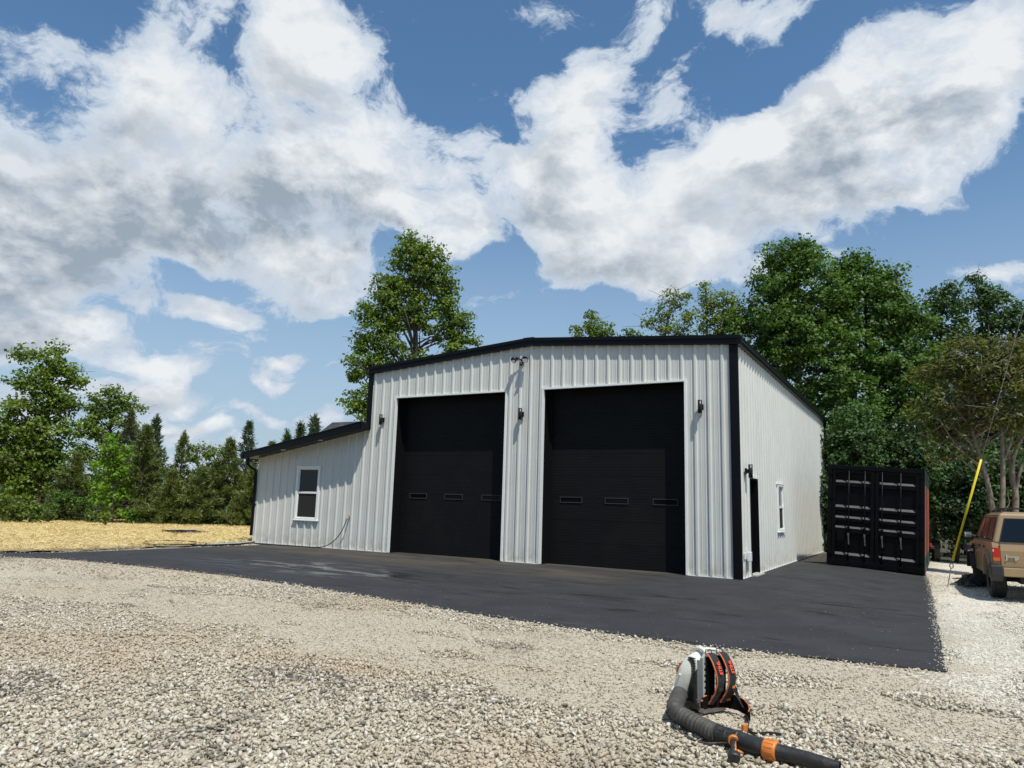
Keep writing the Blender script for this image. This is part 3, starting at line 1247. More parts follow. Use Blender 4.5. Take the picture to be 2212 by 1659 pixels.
# right eave gutter with soffit and downspout
gt = MB()
gt.prism([(.035 - OX, HE + .15), (.035 - OX, HE - .01), (.12 - OX, HE - .01), (.15 - OX, HE + .05), (.145 - OX, HE + .09), (.165 - OX, HE + .15)], -.11, LEN + .12, 'y')
gt.build('gutter', 'black_gutter', bld)
ds = MB()
ds.bar((.085 - OX, LEN + .0, HE - .02), (.085 - OX, LEN + .0, .05), .08, .06)
ds.build('downspout', 'black_trim', bld)
gl = MB()
gl.prism([(-W - .12 - OX, HE + .15), (-W - .12 - OX, HE + .0), (-W - .22 - OX, HE + .02), (-W - .25 - OX, HE + .15)], .2, LEN, 'y')
gl.build('gutter', 'black_gutter', bld)

# lean-to roof
lr = MB()


def lr_poly(off0, off1, x0, x1):
    return [(x0 - OX, lean_top(x0) + off0), (x1 - OX, lean_top(x1) + off0), (x1 - OX, lean_top(x1) + off1), (x0 - OX, lean_top(x0) + off1)]


lr.prism(lr_poly(.0, .165, -15.22, -W - .02), -.46, 9.2, 'y')
lr.build('roof', 'black_trim', bld)
lf = MB()
lf.prism(lr_poly(-.03, .16, -15.20, -W + .02), -.485, -.46, 'y')
lf.prism(lr_poly(.16, .19, -15.26, -W + .02), -.50, -.44, 'y', 1)
lf.box((-W - .02 - OX, -.48, lean_top(-W) - .03), (-W + .02 - OX, -.06, lean_top(-W) + .19))
lf.build('fascia', ['black_trim', 'black_gutter'], bld)
ls = MB()
ls.prism(lr_poly(.168, .192, -15.24, -W - .02), -.43, 9.2, 'y')
ls.build('shingles', 'shingle', bld)
lg = MB()
lg.prism([(-15.22 - OX, HL + .10), (-15.22 - OX, HL - .06), (-15.30 - OX, HL - .06), (-15.34 - OX, HL + .0), (-15.33 - OX, HL + .04), (-15.36 - OX, HL + .10)], -.50, 9.2, 'y')
lg.build('gutter', 'black_gutter', bld)
ld = MB()
pts = [(-15.20, -.30, 2.62), (-15.20, -.30, 2.46), (-15.14, -.24, 2.36), (-15.04, -.12, 2.27), (-15.02, -.10, 2.15), (-15.02, -.08, 1.2), (-15.02, -.08, .22)]
ld.tube([(p[0] - OX, p[1], p[2]) for p in pts], .055, 4, caps=True, smooth=False)
ld.box((-15.09 - OX, -.15, 1.18), (-14.96 - OX, -.02, 1.21))
ld.build('downspout', 'black_trim', bld)
for xx in (-13.72, -12.18):
    s_ = MB()
    zz = lean_top(xx)
    s_.tube([(xx - OX, -.25, zz - .012), (xx - OX, -.25, zz + .01)], [.075, .08], 18, 0, smooth=False)
    s_.tube([(xx - OX, -.25, zz - .016), (xx - OX, -.25, zz - .011)], [.055, .055], 18, 1, smooth=False)
    s_.build('soffit_light', ['plastic_white', 'lamp_lens'], bld)

# rear wing with its own gable roof, seen over the lean-to
wing = MB()
RY, RZ, XL = 6.0, 4.56, -17.78
sl_ = math.tan(rad(35))
for sgn in (1, -1):
    y2 = RY - sgn * 2.6
    wing.add([(XL - OX, RY, RZ), (-W - .1 - OX, RY, RZ), (-W - .1 - OX, y2, RZ - 2.6 * sl_), (XL - OX, y2, RZ - 2.6 * sl_),
              (XL - OX, RY, RZ - .12), (-W - .1 - OX, RY, RZ - .12), (-W - .1 - OX, y2, RZ - 2.6 * sl_ - .12), (XL - OX, y2, RZ - 2.6 * sl_ - .12)],
             [(0, 1, 2, 3), (4, 7, 6, 5), (0, 3, 7, 4), (1, 5, 6, 2), (2, 6, 7, 3)])
wing.build('roof', 'shingle', bld)
ww = MB()
ww.prism([(RY - 2.3, 0), (RY + 2.3, 0), (RY + 2.3, RZ - 2.3 * sl_ - .13), (RY, RZ - .13), (RY - 2.3, RZ - 2.3 * sl_ - .13)], XL + .3 - OX, -W - .2 - OX, 'x')
ww.build('wall', 'white_metal', bld)


# overhead doors
def garage_door(x0, name='garage_door'):
    a_, b_ = x0 - OX, x0 + DW - OX
    yb = .42
    m_ = MB()
    nsec = 8
    sh = DH / nsec
    prof = []
    for k in range(nsec):
        z0 = k * sh
        prof += [(z0 + .003, .006), (z0 + .007, 0)]
        for j in range(1, 8):
            zc = z0 + sh * j / 8
            prof += [(zc - .007, 0), (zc, .005), (zc + .007, 0)]
        prof += [(z0 + sh - .007, 0), (z0 + sh - .003, .006)]
    # row of three window openings
    vs = []
    for z, d in prof:
        vs += [(a_ + .02, yb + d, z + .008), (b_ - .02, yb + d, z + .008)]
    fs = [(2 * i, 2 * i + 1, 2 * i + 3, 2 * i + 2) for i in range(len(prof) - 1)]
    m_.add(vs, fs)
    dr = m_.build(name, 'door_black', bld)
    jb = MB()
    jb.box((a_ - .02, .04, .0), (a_ + .02, yb + .03, DH))
    jb.box((b_ - .02, .04, .0), (b_ + .02, yb + .03, DH))
    jb.box((a_ - .02, .04, DH), (b_ + .02, yb + .03, DH + .02))
    jb.box((a_ + .02, yb - .05, .01), (a_ + .075, yb - .004, DH - .01))
    jb.box((b_ - .075, yb - .05, .01), (b_ - .02, yb - .004, DH - .01))
    jb.box((a_ + .02, yb - .03, .004), (b_ - .02, yb + .02, .03))
    for zz in (3.25,):
        jb.tube([(a_ + .10, yb - .06, zz), (a_ + .10, yb - .03, zz)], .03, 10)
        jb.box((a_ + .075, yb - .03, zz - .07), (a_ + .13, yb - .004, zz + .07))
    jb.build('door_frame', 'door_edge', dr)
    for k, cx_ in enumerate((a_ + .62, (a_ + b_) / 2, b_ - .62)):
        w_ = MB()
        hw, hh, zc = .305, .075, 1.585
        for p, q in (((cx_ - hw, zc - hh), (cx_ + hw, zc - hh + .02)), ((cx_ - hw, zc + hh - .02), (cx_ + hw, zc + hh))):
            w_.box((p[0], yb - .016, p[1]), (q[0], yb + .01, q[1]))
        w_.box((cx_ - hw, yb - .016, zc - hh + .02), (cx_ - hw + .02, yb + .01, zc + hh - .02))
        w_.box((cx_ + hw - .02, yb - .016, zc - hh + .02), (cx_ + hw, yb + .01, zc + hh - .02))
        fo = w_.build('door_window', 'window_frame_black', dr, bevel=.003)
        fo.parent = dr
        g_ = MB()
        g_.box((cx_ - hw + .02, yb - .006, zc - hh + .02), (cx_ + hw - .02, yb - .003, zc + hh - .02))
        go_ = g_.build('pane', 'door_glass', fo)
    return dr


garage_door(D1)
garage_door(D2)


# sash windows
def sash_window(P, s0, s1, z0, z1):
    """P(s, out, z) -> local point"""
    w_ = MB()

    def bx(a, b, m=0, mbb=None):
        p = P(*a)
        q = P(*b)
        lo = [min(p[i], q[i]) for i in range(3)]
        hi = [max(p[i], q[i]) for i in range(3)]
        (mbb or w_).box(lo, hi, m)
    t_ = .055
    o_ = .055
    bx((s0 - .02, -.04, z0), (s0 + t_, o_, z1))
    bx((s1 - t_, -.04, z0), (s1 + .02, o_, z1))
    bx((s0 + t_, -.04, z1 - t_), (s1 - t_, o_, z1))
    bx((s0 + t_, -.04, z0), (s1 - t_, o_, z0 + t_))
    bx((s0 - .06, .0, z0 - .025), (s1 + .06, .075, z0))
    bx((s0 - .05, .0, z1), (s1 + .05, .062, z1 + .025))
    zm = (z0 + z1) / 2 + .02
    bx((s0 + t_, -.02, zm - .03), (s1 - t_, .034, zm + .03))
    # sash stiles
    for a_ in (s0 + t_, s1 - t_ - .03):
        bx((a_, -.02, zm + .03), (a_ + .03, .012, z1 - t_))
        bx((a_, -.02, z0 + t_), (a_ + .03, .028, zm - .03))
    bx((s0 + t_ + .03, -.02, z1 - t_ - .03), (s1 - t_ - .03, .012, z1 - t_))
    bx((s0 + t_ + .03, -.02, z0 + t_), (s1 - t_ - .03, .028, z0 + t_ + .03))
    w = w_.build('window', 'white_trim', bld, bevel=.003)
    g1_ = MB()
    bx((s0 + t_ + .03, -.004, zm + .03), (s1 - t_ - .03, .0, z1 - t_ - .03), 0, g1_)
    g1_.build('pane', 'glass', w)
    g2_ = MB()
    bx((s0 + t_ + .03, .008, z0 + t_ + .03), (s1 - t_ - .03, .012, zm - .03), 0, g2_)
    g2_.build('screen', 'screen', w)


sash_window(lambda s, d, z: (s - OX, -d, z), WX0, WX1, WZ0, WZ1)
sash_window(lambda s, d, z: (d - OX, s, z), SY0, SY1, SZ0, SZ1)
# backing behind windows
bk = MB()
bk.box((WX0 - OX - .05, .045, WZ0 - .05), (WX1 - OX + .05, .06, WZ1 + .05))
bk.build('window_backing', 'dark', bld)
bk = MB()
bk.box((-.06 - OX, SY0 - .05, SZ0 - .05), (-.045 - OX, SY1 + .05, SZ1 + .05))
bk.build('window_backing', 'dark', bld)
# side entry door, set back in its opening
ed = MB()
ed.box((-.16 - OX, EY0 + .04, .03), (-.12 - OX, EY1 - .04, EZ - .04))
for z0, z1 in ((.25, .95), (1.15, 1.95)):
    ed.box((-.12 - OX, EY0 + .16, z0), (-.112 - OX, EY1 - .16, z1))
edo = ed.build('door', 'black_gutter', bld, bevel=.004)
ef = MB()
ef.box((-.17 - OX, EY0 - .01, .02), (.03 - OX, EY0 + .04, EZ))
ef.box((-.17 - OX, EY1 - .04, .02), (.03 - OX, EY1 + .01, EZ))
ef.box((-.17 - OX, EY0 + .04, EZ - .04), (.03 - OX, EY1 - .04, EZ))
ef.build('door_frame', 'black_trim', edo)
ek = MB()
ek.tube([(-.12 - OX, EY0 + .11, 1.0), (-.06 - OX, EY0 + .11, 1.0), (-.05 - OX, EY0 + .11, 1.0)], [.012, .028, .02], 12)
ek.build('handle', 'brass', edo)
# power outlet with bubble cover on the side wall
ou = MB()
ou.box((.03 - OX, .24, .40), (.05 - OX, .40, .55))
ou.box((.05 - OX, .42, .36), (.13 - OX, .58, .56))
ou.build('outlet_box', 'plastic_white', bld, bevel=.02, segs=3)
# hose tap on the lean-to wall
tp = MB()
tp.tube([(-11.03 - OX, -.0, .92), (-11.03 - OX, -.09, .92), (-11.03 - OX, -.115, .90), (-11.03 - OX, -.12, .86)], [.014, .016, .018, .018], 10)
tp.tube([(-11.03 - OX, -.06, .92), (-11.03 - OX, -.06, .965)], .008, 8)
tp.tube([(-11.03 - OX, -.06, .962), (-11.03 - OX, -.06, .972)], .032, 12)
tp.build('hose_tap', 'brass', bld)


# ------------------------------------------------------------------ wall lamps
M['lamp_black'] = mat('lamp_black', (.008, .008, .009), .35)


def sconce(loc, rz, label):
    e = empty('wall_lamp', loc, rz)
    tag(e, label, 'wall lamp', 'black up-down wall lamps on the garage')
    m_ = MB()
    m_.tube([(0, -.115, -.15), (0, -.115, .15)], .048, 20, 0, smooth=True)
    m_.tube([(0, -.115, -.153), (0, -.115, -.149)], .040, 20, 1, smooth=False)
    m_.tube([(0, -.115, .149), (0, -.115, .153)], .040, 20, 1, smooth=False)
    m_.build('lamp_body', ['lamp_black', 'lamp_lens'], e)
    p_ = MB()
    p_.box((-.055, -.03, -.065), (.055, .0, .065))
    p_.box((-.02, -.09, -.045), (.035, -.03, .045))
    p_.build('mount', 'lamp_black', e, bevel=.004)
    return e


sconce((-9.985, -.034, 3.72), 0, 'black cylinder wall lamp left of the left overhead door')
sconce((-5.40, -.034, 3.72), 0, 'black cylinder wall lamp on the white pier between the two overhead doors')
sconce((-.78, -.034, 3.72), 0, 'black cylinder wall lamp between the right overhead door and the corner trim')
sconce((.036, .52, 2.32), rad(90), 'black cylinder wall lamp on the side wall beside the entry door')

fl = empty('security_light', (-5.42, -.03, 5.13))
tag(fl, 'black twin-head security light under the roof peak', 'security light')
m_ = MB()
m_.tube([(0, 0, 0), (0, -.05, 0), (0, -.07, -.02)], [.055, .055, .03], 14)
m_.tube([(0, -.05, -.02), (0, -.10, -.10)], [.03, .04], 12)
m_.build('mount', 'lamp_black', fl)
for sx2, tilt in ((-1, .3), (1, -.1)):
    h_ = MB()
    h_.tube([(sx2 * .03, -.06, .02), (sx2 * .09, -.09, .05), (sx2 * .12, -.10, .05), (sx2 * .15, -.16, .02 + tilt * .05), (sx2 * .17, -.22, -.02)],
            [.012, .016, .04, .062, .085], 16)
    h_.tube([(sx2 * .171, -.221, -.021), (sx2 * .172, -.224, -.022)], .07, 16, 1)
    h_.build('lamp_head', ['lamp_black', 'lamp_lens'], fl)
sn = MB()
sn.tube([(0, -.10, -.10), (0, -.125, -.14)], [.045, .03], 12)
sn.build('sensor', 'lamp_black', fl)

# ------------------------------------------------------------------ garden hose
hp = [(-11.03, -.15, .86), (-11.05, -.16, .78), (-11.15, -.17, .55), (-11.35, -.18, .30), (-11.62, -.19, .12), (-11.95, -.21, .03), (-12.6, -.24, .016), (-13.4, -.30, .016), (-14.1, -.42, .018),
      (-14.7, -.62, .02), (-14.6, -1.2, .04), (-14.35, -1.7, .03), (-14.4, -2.4, .04), (-14.9, -2.7, .04), (-15.1, -3.1, .05), (-14.7, -3.6, .04), (-14.2, -3.5, .03), (-14.0, -3.0, .03),
      (-14.3, -2.3, .05), (-15.0, -1.8, .05), (-15.9, -1.9, .06), (-16.4, -2.4, .05), (-16.2, -2.9, .05), (-15.3, -3.4, .05), (-14.6, -3.2, .06), (-14.6, -2.4, .06), (-15.3, -2.0, .07)]


def catmull(P, k=6):
    P = [Vector(p) for p in P]
    out = []
    for i in range(len(P) - 1):
        p0 = P[max(i - 1, 0)]
        p1, p2 = P[i], P[i + 1]
        p3 = P[min(i + 2, len(P) - 1)]
        for j in range(k):
            t = j / k
            out.append(.5 * ((2 * p1) + (p2 - p0) * t + (2 * p0 - 5 * p1 + 4 * p2 - p3) * t * t + (3 * p1 - p0 - 3 * p2 + p3) * t ** 3))
    out.append(P[-1])
    return out


hs = MB()
hs.tube(catmull(hp), .013, 8)
tag(hs.build('garden_hose', 'hose_rubber'), 'thin black hose hanging from the lean-to tap and looping out over the straw edge', 'hose')

# ================================================================== shipping container
M['cont_black'] = mat('cont_black', (.0028, .003, .004), .38, 0, .2, 2, spec=.14, dirt=(.010, .0095, .009), dirt_amt=.35, dscale=3)
M['cont_sunlit'] = mat('cont_sunlit', (.050, .050, .053), .6, 0, .2, 6)  # paler tone for the up-facing slopes, their sun catch put into the colour
M['cont_bare'] = mat('cont_bare', (.07, .066, .062), .6, 0, .3, 20)
M['cont_rust'] = mat('cont_rust', (.24, .060, .030), .7, 0, .2, 3, .2, 30, dirt=(.12, .04, .02), dirt_amt=.6, dscale=2)
M['cont_tarp'] = mat('cont_tarp', (.012, .03, .018), .6, 0, .2, 4)
cont = empty('shipping_container', (.93, 6.7, .03))
cont.rotation_euler = (0, .056, -.019)
tag(cont, 'black steel shipping container with closed double doors and rusty orange side', 'container')
CW, CH, CL = 2.44, 2.82, 6.06
b = MB()
b.box((0, 0, 0), (CW, .10, .16))
b.box((0, 0, CH - .12), (CW, .10, CH))
b.box((0, 0, .16), (.11, .12, CH - .12))
b.box((CW - .11, 0, .16), (CW, .12, CH - .12))
for x in (0, CW - .17):
    for z in (0, CH - .12):
        b.box((x - .004, -.006, z - .003), (x + .174, .17, z + .123))
b.box((0, CL - .1, 0), (CW, CL, CH))
b.box((0, .1, 0), (.05, CL - .1, .16))
b.box((0, .1, CH - .08), (.06, CL - .1, CH - .002))
b.build('frame', 'cont_black', cont, bevel=.006)
b = MB()
b.box((.03, .12, CH - .06), (CW - .03, CL - .1, CH - .03))
b.box((.02, .12, .02), (.045, CL - .1, CH - .06))
b.box((.05, .12, .1), (CW - .05, CL - .1, .14))
b.build('shell', 'cont_black', cont)
# corrugated right side, rusty, with black rails
b = MB()
vs, y = [], .12
seq = [(0, 0), (.07, 0), (.14, -.036), (.21, -.036)]
pr = []
while y < CL - .12:
    for dy, dx in seq:
        pr.append((y + dy, dx))
    y += .28
for zz0, zz1, mi in ((.16, .42, 1), (.42, 2.42, 0), (2.42, CH - .10, 1)):
    vs = []
    for yy, dx in pr:
        vs += [(CW - .012 + dx, yy, zz0), (CW - .012 + dx, yy, zz1)]
    b.add(vs, [(2 * i, 2 * i + 2, 2 * i + 3, 2 * i + 1) for i in range(len(pr) - 1)], mi)
b.box((CW - .05, .1, CH - .10), (CW + .004, CL - .05, CH - .002), 1)
b.box((CW - .05, .1, .0), (CW + .004, CL - .05, .16), 1)
b.build('side_panel', ['cont_rust', 'cont_tarp'], cont)
ZS = [.16, .33, 1.08, 1.36, 1.66, 2.37]
for side in (0, 1):
    x0 = .12 if side == 0 else CW / 2 + .01
    x1 = CW / 2 - .01 if side == 0 else CW - .12
    d = MB()
    # horizontal corrugation: each band ends in a sloping face that looks up
    prof = [(.165, .035), (.29, .035), (.325, .075), (.40, .075), (.41, .035)]
    prof = [(.165, .035)]
    for zc in ZS[1:]:
        prof += [(zc - .035, .035), (zc + .03, .090)]
        nxt = {.33: .95, 1.08: 1.27, 1.36: 1.57, 1.66: 2.25, 2.37: 2.68}[zc]
        prof += [(nxt - .05, .090), (nxt - .03, .035)]
    prof.append((CH - .125, .035))
    vs = []
    for z, dy in prof:
        vs += [(x0 + .09, dy, z), (x1 - .09, dy, z)]
    for i in range(len(prof) - 1):
        (za, ya), (zb_, yb_) = prof[i], prof[i + 1]
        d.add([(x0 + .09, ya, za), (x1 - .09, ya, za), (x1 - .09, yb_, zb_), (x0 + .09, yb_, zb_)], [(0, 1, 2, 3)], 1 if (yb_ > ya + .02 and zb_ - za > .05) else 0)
    d.box((x0, .015, .165), (x0 + .09, .10, CH - .125))
    d.box((x1 - .09, .015, .165), (x1, .10, CH - .125))
    d.box((x0 + .09, .02, .165), (x1 - .09, .10, .24))
    d.box((x0 + .09, .02, CH - .2), (x1 - .09, .10, CH - .125))
    do_ = d.build('door', ['cont_black', 'cont_sunlit'], cont)
    wd_ = x1 - x0
    for kx in ((.40, .78) if side == 0 else (.16, .58)):
        xx = x0 + wd_ * kx
        r_ = MB()
        r_.tube([(xx, -.012, .10), (xx, -.012, CH - .06)], .017, 10)
        for zz in (.07, CH - .11):
            r_.box((xx - .04, -.035, zz), (xx + .04, .012, zz + .06))
        for zz in (.45, 1.05, 1.95):
            r_.box((xx - .04, -.032, zz), (xx + .04, .014, zz + .035))
        ro = r_.build('locking_bar', 'cont_black', do_)
        h_ = MB()
        h_.bar((xx, -.035, .92), (xx + .02, -.045, .60), .03, .012, 0)
        h_.box((xx - .025, -.04, .84), (xx + .025, -.01, .92), 1)
        h_.build('handle', ['cont_bare', 'cont_bare'], do_)
    hx = x0 - .05 if side == 0 else x1 + .01
    for zz in (.28, .95, 1.85, 2.55):
        h_ = MB()
        h_.box((hx, -.025, zz), (hx + .04, .03, zz + .07))
        h_.box((hx - .03, -.018, zz + .01), (hx + .10, -.002, zz + .05))
        h_.build('hinge', 'cont_black', do_)
pl = MB()
for z0, z1 in ((.80, 1.02),):
    pl.box((.26, .006, z0 - .12), (.45, .034, z1))
pl.build('plate', 'cont_black', cont)

# ================================================================== trailer behind the container
M['tyre'] = mat('tyre', (.022, .021, .020), .8, 0, .25, 8, .3, 60, dirt=(.10, .09, .075), dirt_amt=.5, dscale=3)
M['tyre_dusty'] = mat('tyre_dusty', (.075, .070, .062), .9, 0, .25, 8, .3, 60)
M['rim'] = mat('rim', (.34, .33, .31), .45, .6, .1, 5)
M['red_lens'] = mat('red_lens', (.42, .012, .010), .2, spec=.6)
M['amber_lens'] = mat('amber_lens', (.50, .13, .015), .2, spec=.6)
M['clear_lens'] = mat('clear_lens', (.65, .62, .58), .15, spec=.7)
M['chassis'] = mat('chassis', (.02, .018, .016), .7, 0, .2, 6)


def tyre_mesh(r, w, rim_r, name_parent, axis='x', tyre_mat='tyre', groove=4, treads=True):
    t_ = MB()
    half = w / 2
    prof = [(rim_r, -half * .80), (rim_r + .02, -half * .92), ((rim_r + r) / 2, -half * 1.0), (r - .025, -half * .93), (r - .006, -half * .80)]
    nz = groove
    for k in range(nz + 1):
        a_ = -half * .80 + (half * 1.6) * k / nz
        if 0 < k < nz:
            prof += [(r, a_ - .008), (r - .010, a_ - .005), (r - .010, a_ + .005), (r, a_ + .008)]
    prof += [(r - .006, half * .80), (r - .025, half * .93), ((rim_r + r) / 2, half), (rim_r + .02, half * .92), (rim_r, half * .80)]
    n = 48
    vs = []
    for i in range(n):
        th = 2 * math.pi * i / n
        for rr, ax in prof:
            vs.append((ax, rr * math.cos(th), rr * math.sin(th)))
    k = len(prof)
    fs = []
    for i in range(n):
        j = (i + 1) % n
        for m_ in range(k - 1):
            fs.append((i * k + m_, i * k + m_ + 1, j * k + m_ + 1, j * k + m_))
    t_.add(vs, fs, 0, False)
    return t_.build('tyre', tyre_mat, name_parent)


def rim_mesh(rim_r, w, parent, outer=-1, spokes=5):
    m_ = MB()
    x = outer * w * .36
    m_.tube([(-w * .40, 0, 0), (w * .40, 0, 0)], [rim_r, rim_r], 32, 0, caps=False)
    m_.tube([(x, 0, 0), (x + outer * .012, 0, 0)], [rim_r * .30, rim_r * .24], 20)
    for k in range(spokes):
        th = 2 * math.pi * k / spokes + .3
        c, s = math.cos(th), math.sin(th)
        m_.bar((x, c * rim_r * .2, s * rim_r * .2), (x - outer * .0, c * rim_r * .98, s * rim_r * .98), .05, .03, up=(1, 0, 0))
    m_.tube([(-outer * .02, 0, 0), (-outer * .03, 0, 0)], [rim_r * .98, rim_r * .98], 24)
    for k in range(5):
        th = 2 * math.pi * k / 5
        m_.tube([(x, math.cos(th) * .055, math.sin(th) * .055), (x + outer * .02, math.cos(th) * .055, math.sin(th) * .055)], .01, 6)
    return m_.build('rim', 'rim', parent)


tp_ = on(2026, 1213)
tr = empty('utility_trailer', tuple(tp_), rad(3))
tag(tr, 'small utility trailer mostly hidden behind the container, one grey tyre showing', 'trailer')
b = MB()
for x in (-1.5, -.15):
    b.box((x, -.5, .45), (x + .06, 2.4, .52))
for y in (-.5, .4, 1.3, 2.34):
    b.box((-1.44, y, .46), (-.15, y + .06, .51))
b.bar((-.8, 2.4, .47), (-.8, 3.3, .45), .07)
b.tube([(-1.6, .30, .33), (.1, .30, .33)], .03, 10)
b.build('frame', 'chassis', tr)
b = MB()
b.box((-1.47, -.48, .521), (-.12, 2.4, .55))
b.build('deck', mat('old_boards', (.16, .13, .10), .85, 0, .3, 5), tr)
for x in (0, -1.72):
    w = empty('wheel', (x, .30, .33))
    w.parent = tr
    tyre_mesh(.33, .20, .18, w, tyre_mat='tyre_dusty')
    rim_mesh(.18, .18, w, outer=1)
b = MB()
b.box((-.30, -.55, .56), (-.18, -.50, .66))
b.box((-.26, -.50, .50), (-.22, -.46, .60), 1)
b.build('tail_lamp', ['red_lens', 'chassis'], tr)
b = MB()
for x in (0.0,):
    fen = [(.30 + .42 * math.cos(rad(a)), .33 + .42 * math.sin(rad(a))) for a in range(20, 161, 20)]
    fen += [(.30 + .40 * math.cos(rad(a)), .33 + .40 * math.sin(rad(a))) for a in range(160, 19, -20)]
    b.prism(fen, -.11, .12, 'x')
b.build('mudguard', 'chassis', tr)

# ================================================================== off-road estate car
M['car_gold'] = mat('car_gold', (.30, .205, .105), .38, .0, .04, 2, spec=.5, dirt=(.25, .19, .125), dirt_amt=.5, dscale=1.5, coat=.55)
M['car_gold_dark'] = mat('car_gold_dark', (.20, .14, .085), .45, .1, .05, 3)
M['car_plastic'] = mat('car_plastic', (.018, .018, .018), .55, 0, .15, 6)
M['car_rubber'] = mat('car_rubber', (.010, .010, .010), .7)
M['car_glass'] = glass_mat('car_glass', (.006, .009, .014), .02)
M['chrome'] = mat('chrome', (.72, .72, .70), .15, 1)
M['mirror_glass'] = mat('mirror_glass', (.55, .57, .6), .03, 1)
TB = on(2128, 1290)                 # outer rear-left contact patch
JY = rad(3.3)
ax_off = Vector((.975, .13, 0))
JP = Vector(TB) + Matrix.Rotation(JY, 4, 'Z') @ ax_off
jeep = empty('parked_car', tuple(JP), JY)
tag(jeep, 'tan boxy four-wheel-drive car parked on the gravel with its rear to the camera', 'car')
JZ = .12                            # lift
HW = .86
BELT = 1.02 + JZ


def lerp(a, b, t):
    return a + (b - a) * t


# lower body side outline (y, z), wheel arches cut out
def arch(yc, r, n=9):
    zc = .40
    return [(yc + r * math.cos(math.pi * k / n), zc + r * math.sin(math.pi * k / n)) for k in range(n + 1)]


low = [(-.70, .50)] + [(-.42, .48)] + [(p[0], p[1]) for p in arch(0, .43)[::-1]] + [(.44, .40), (2.13, .40)] + [(p[0], p[1]) for p in arch(2.58, .44)[::-1]] + \
      [(3.05, .42), (3.24, .46), (3.26, .92), (3.15, 1.0), (2.0, BELT), (-.74, BELT), (-.78, .98), (-.76, .50)]
low = [(a_, c_ + (.06 if c_ < .95 else 0)) for a_, c_ in low]
b = MB()
b.prism(low, -HW, HW, 'x')
b.build('body', 'car_gold', jeep, bevel=.022, segs=3)
# inner floor so that the arches are not see-through
b = MB()
b.box((-.62, -.6, .46), (.62, 3.1, .60))
b.tube([(-.7, 0, .38), (.7, 0, .38)], .045, 10)
b.tube([(-.7, 2.58, .38), (.7, 2.58, .38)], .045, 10)
b.tube([(.15, 0, .36), (-.15, 0, .36)], .13, 14)
b.tube([(.35, .3, .40), (.40, -.3, .42), (.42, -.72, .40)], .03, 8)
b.box((-.4, -.60, .34), (.3, -.2, .5))
b.build('chassis', 'chassis', jeep)
# greenhouse
RZ_ = 1.63 + JZ
gh = MB()
pb = [(-.76, BELT - .005), (2.02, BELT - .005)]
pt = [(-.64, RZ_ - .05), (1.28, RZ_ - .05)]
tw, bw_ = .685, .835
vs = [(-bw_, pb[0][0], pb[0][1]), (bw_, pb[0][0], pb[0][1]), (bw_, pb[1][0], pb[1][1]), (-bw_, pb[1][0], pb[1][1]),
      (-tw, pt[0][0], pt[0][1]), (tw, pt[0][0], pt[0][1]), (tw, pt[1][0], pt[1][1]), (-tw, pt[1][0], pt[1][1]),
      (-tw + .10, pt[0][0] + .12, RZ_), (tw - .10, pt[0][0] + .12, RZ_), (tw - .10, pt[1][0] - .12, RZ_), (-tw + .10, pt[1][0] - .12, RZ_)]
gh.add(vs, [(3, 2, 1, 0), (0, 1, 5, 4), (1, 2, 6, 5), (2, 3, 7, 6), (3, 0, 4, 7), (4, 5, 9, 8), (5, 6, 10, 9), (6, 7, 11, 10), (7, 4, 8, 11), (8, 9, 10, 11)])
gh.build('roof', 'car_gold', jeep, bevel=.035, segs=3)


def gh_side(sgn, y, t, out=.004):   # point on the greenhouse side, t 0 belt .. 1 roof rail
    z = lerp(BELT, RZ_ - .05, t)
    return (sgn * (lerp(bw_, tw, t) + out), y, z)


def quad_panel(pts, th, nrm_):
    n = Vector(nrm_).normalized() * th
    a = [Vector(p) for p in pts]
    return [p for p in a] + [p - n for p in a], [(0, 1, 2, 3), (7, 6, 5, 4), (0, 4, 5, 1), (1, 5, 6, 2), (2, 6, 7, 3), (3, 7, 4, 0)]


for sgn in (-1, 1):
    for (y0, y1, y0t, y1t) in ((-.52, .18, -.44, .20), (.30, 1.02, .32, .96), (1.14, 1.86, 1.08, 1.36)):
        for mname, grow, out in (('car_rubber', .022, .004), ('car_glass', 0, .008)):
            p = [gh_side(sgn, y0 - grow, .08 - grow * 1.4, out), gh_side(sgn, y1 + grow, .08 - grow * 1.4, out), gh_side(sgn, y1t + grow, .86 + grow * 1.4, out),
                 gh_side(sgn, y0t - grow, .86 + grow * 1.4, out)]
            v_, f_ = quad_panel(p, .02, (sgn, 0, .27))
            q_ = MB()
            q_.add(v_, f_)
            if mname == 'car_rubber':
                wo_ = q_.build('side_window', mname, jeep)
            else:
                q_.build('pane', mname, wo_)
    # drip rail
    q_ = MB()
    q_.tube([gh_side(sgn, -.62, .97, .006), gh_side(sgn, 1.30, .97, .006), gh_side(sgn, 2.0, .03, .006)], .012, 6)
    q_.build('drip_rail', 'car_gold_dark', jeep)
# windscreen + rear window
for nm, zz, y_b, y_t, sg in (('windscreen', (.06, .92), 2.02, 1.28, 1), ('rear_window', (.04, .84), -.76, -.64, -1)):
    for mname, grow, out in (('car_rubber', .022, .004), ('car_glass', 0, .009)):
        p = []
        for (sx3, t3) in ((-1, zz[0] - grow), (1, zz[0] - grow), (1, zz[1] + grow), (-1, zz[1] + grow)):
            hw3 = lerp(bw_, tw, t3) - .115 + grow
            p.append((sx3 * hw3, lerp(y_b, y_t, t3) + sg * out, lerp(BELT, RZ_ - .05, t3)))
        v_, f_ = quad_panel(p, .02, (0, sg, .2))
        q_ = MB()
        q_.add(v_, f_)
        if mname == 'car_rubber':
            wo_ = q_.build(nm, mname, jeep)
        else:
            q_.build('pane', mname, wo_)
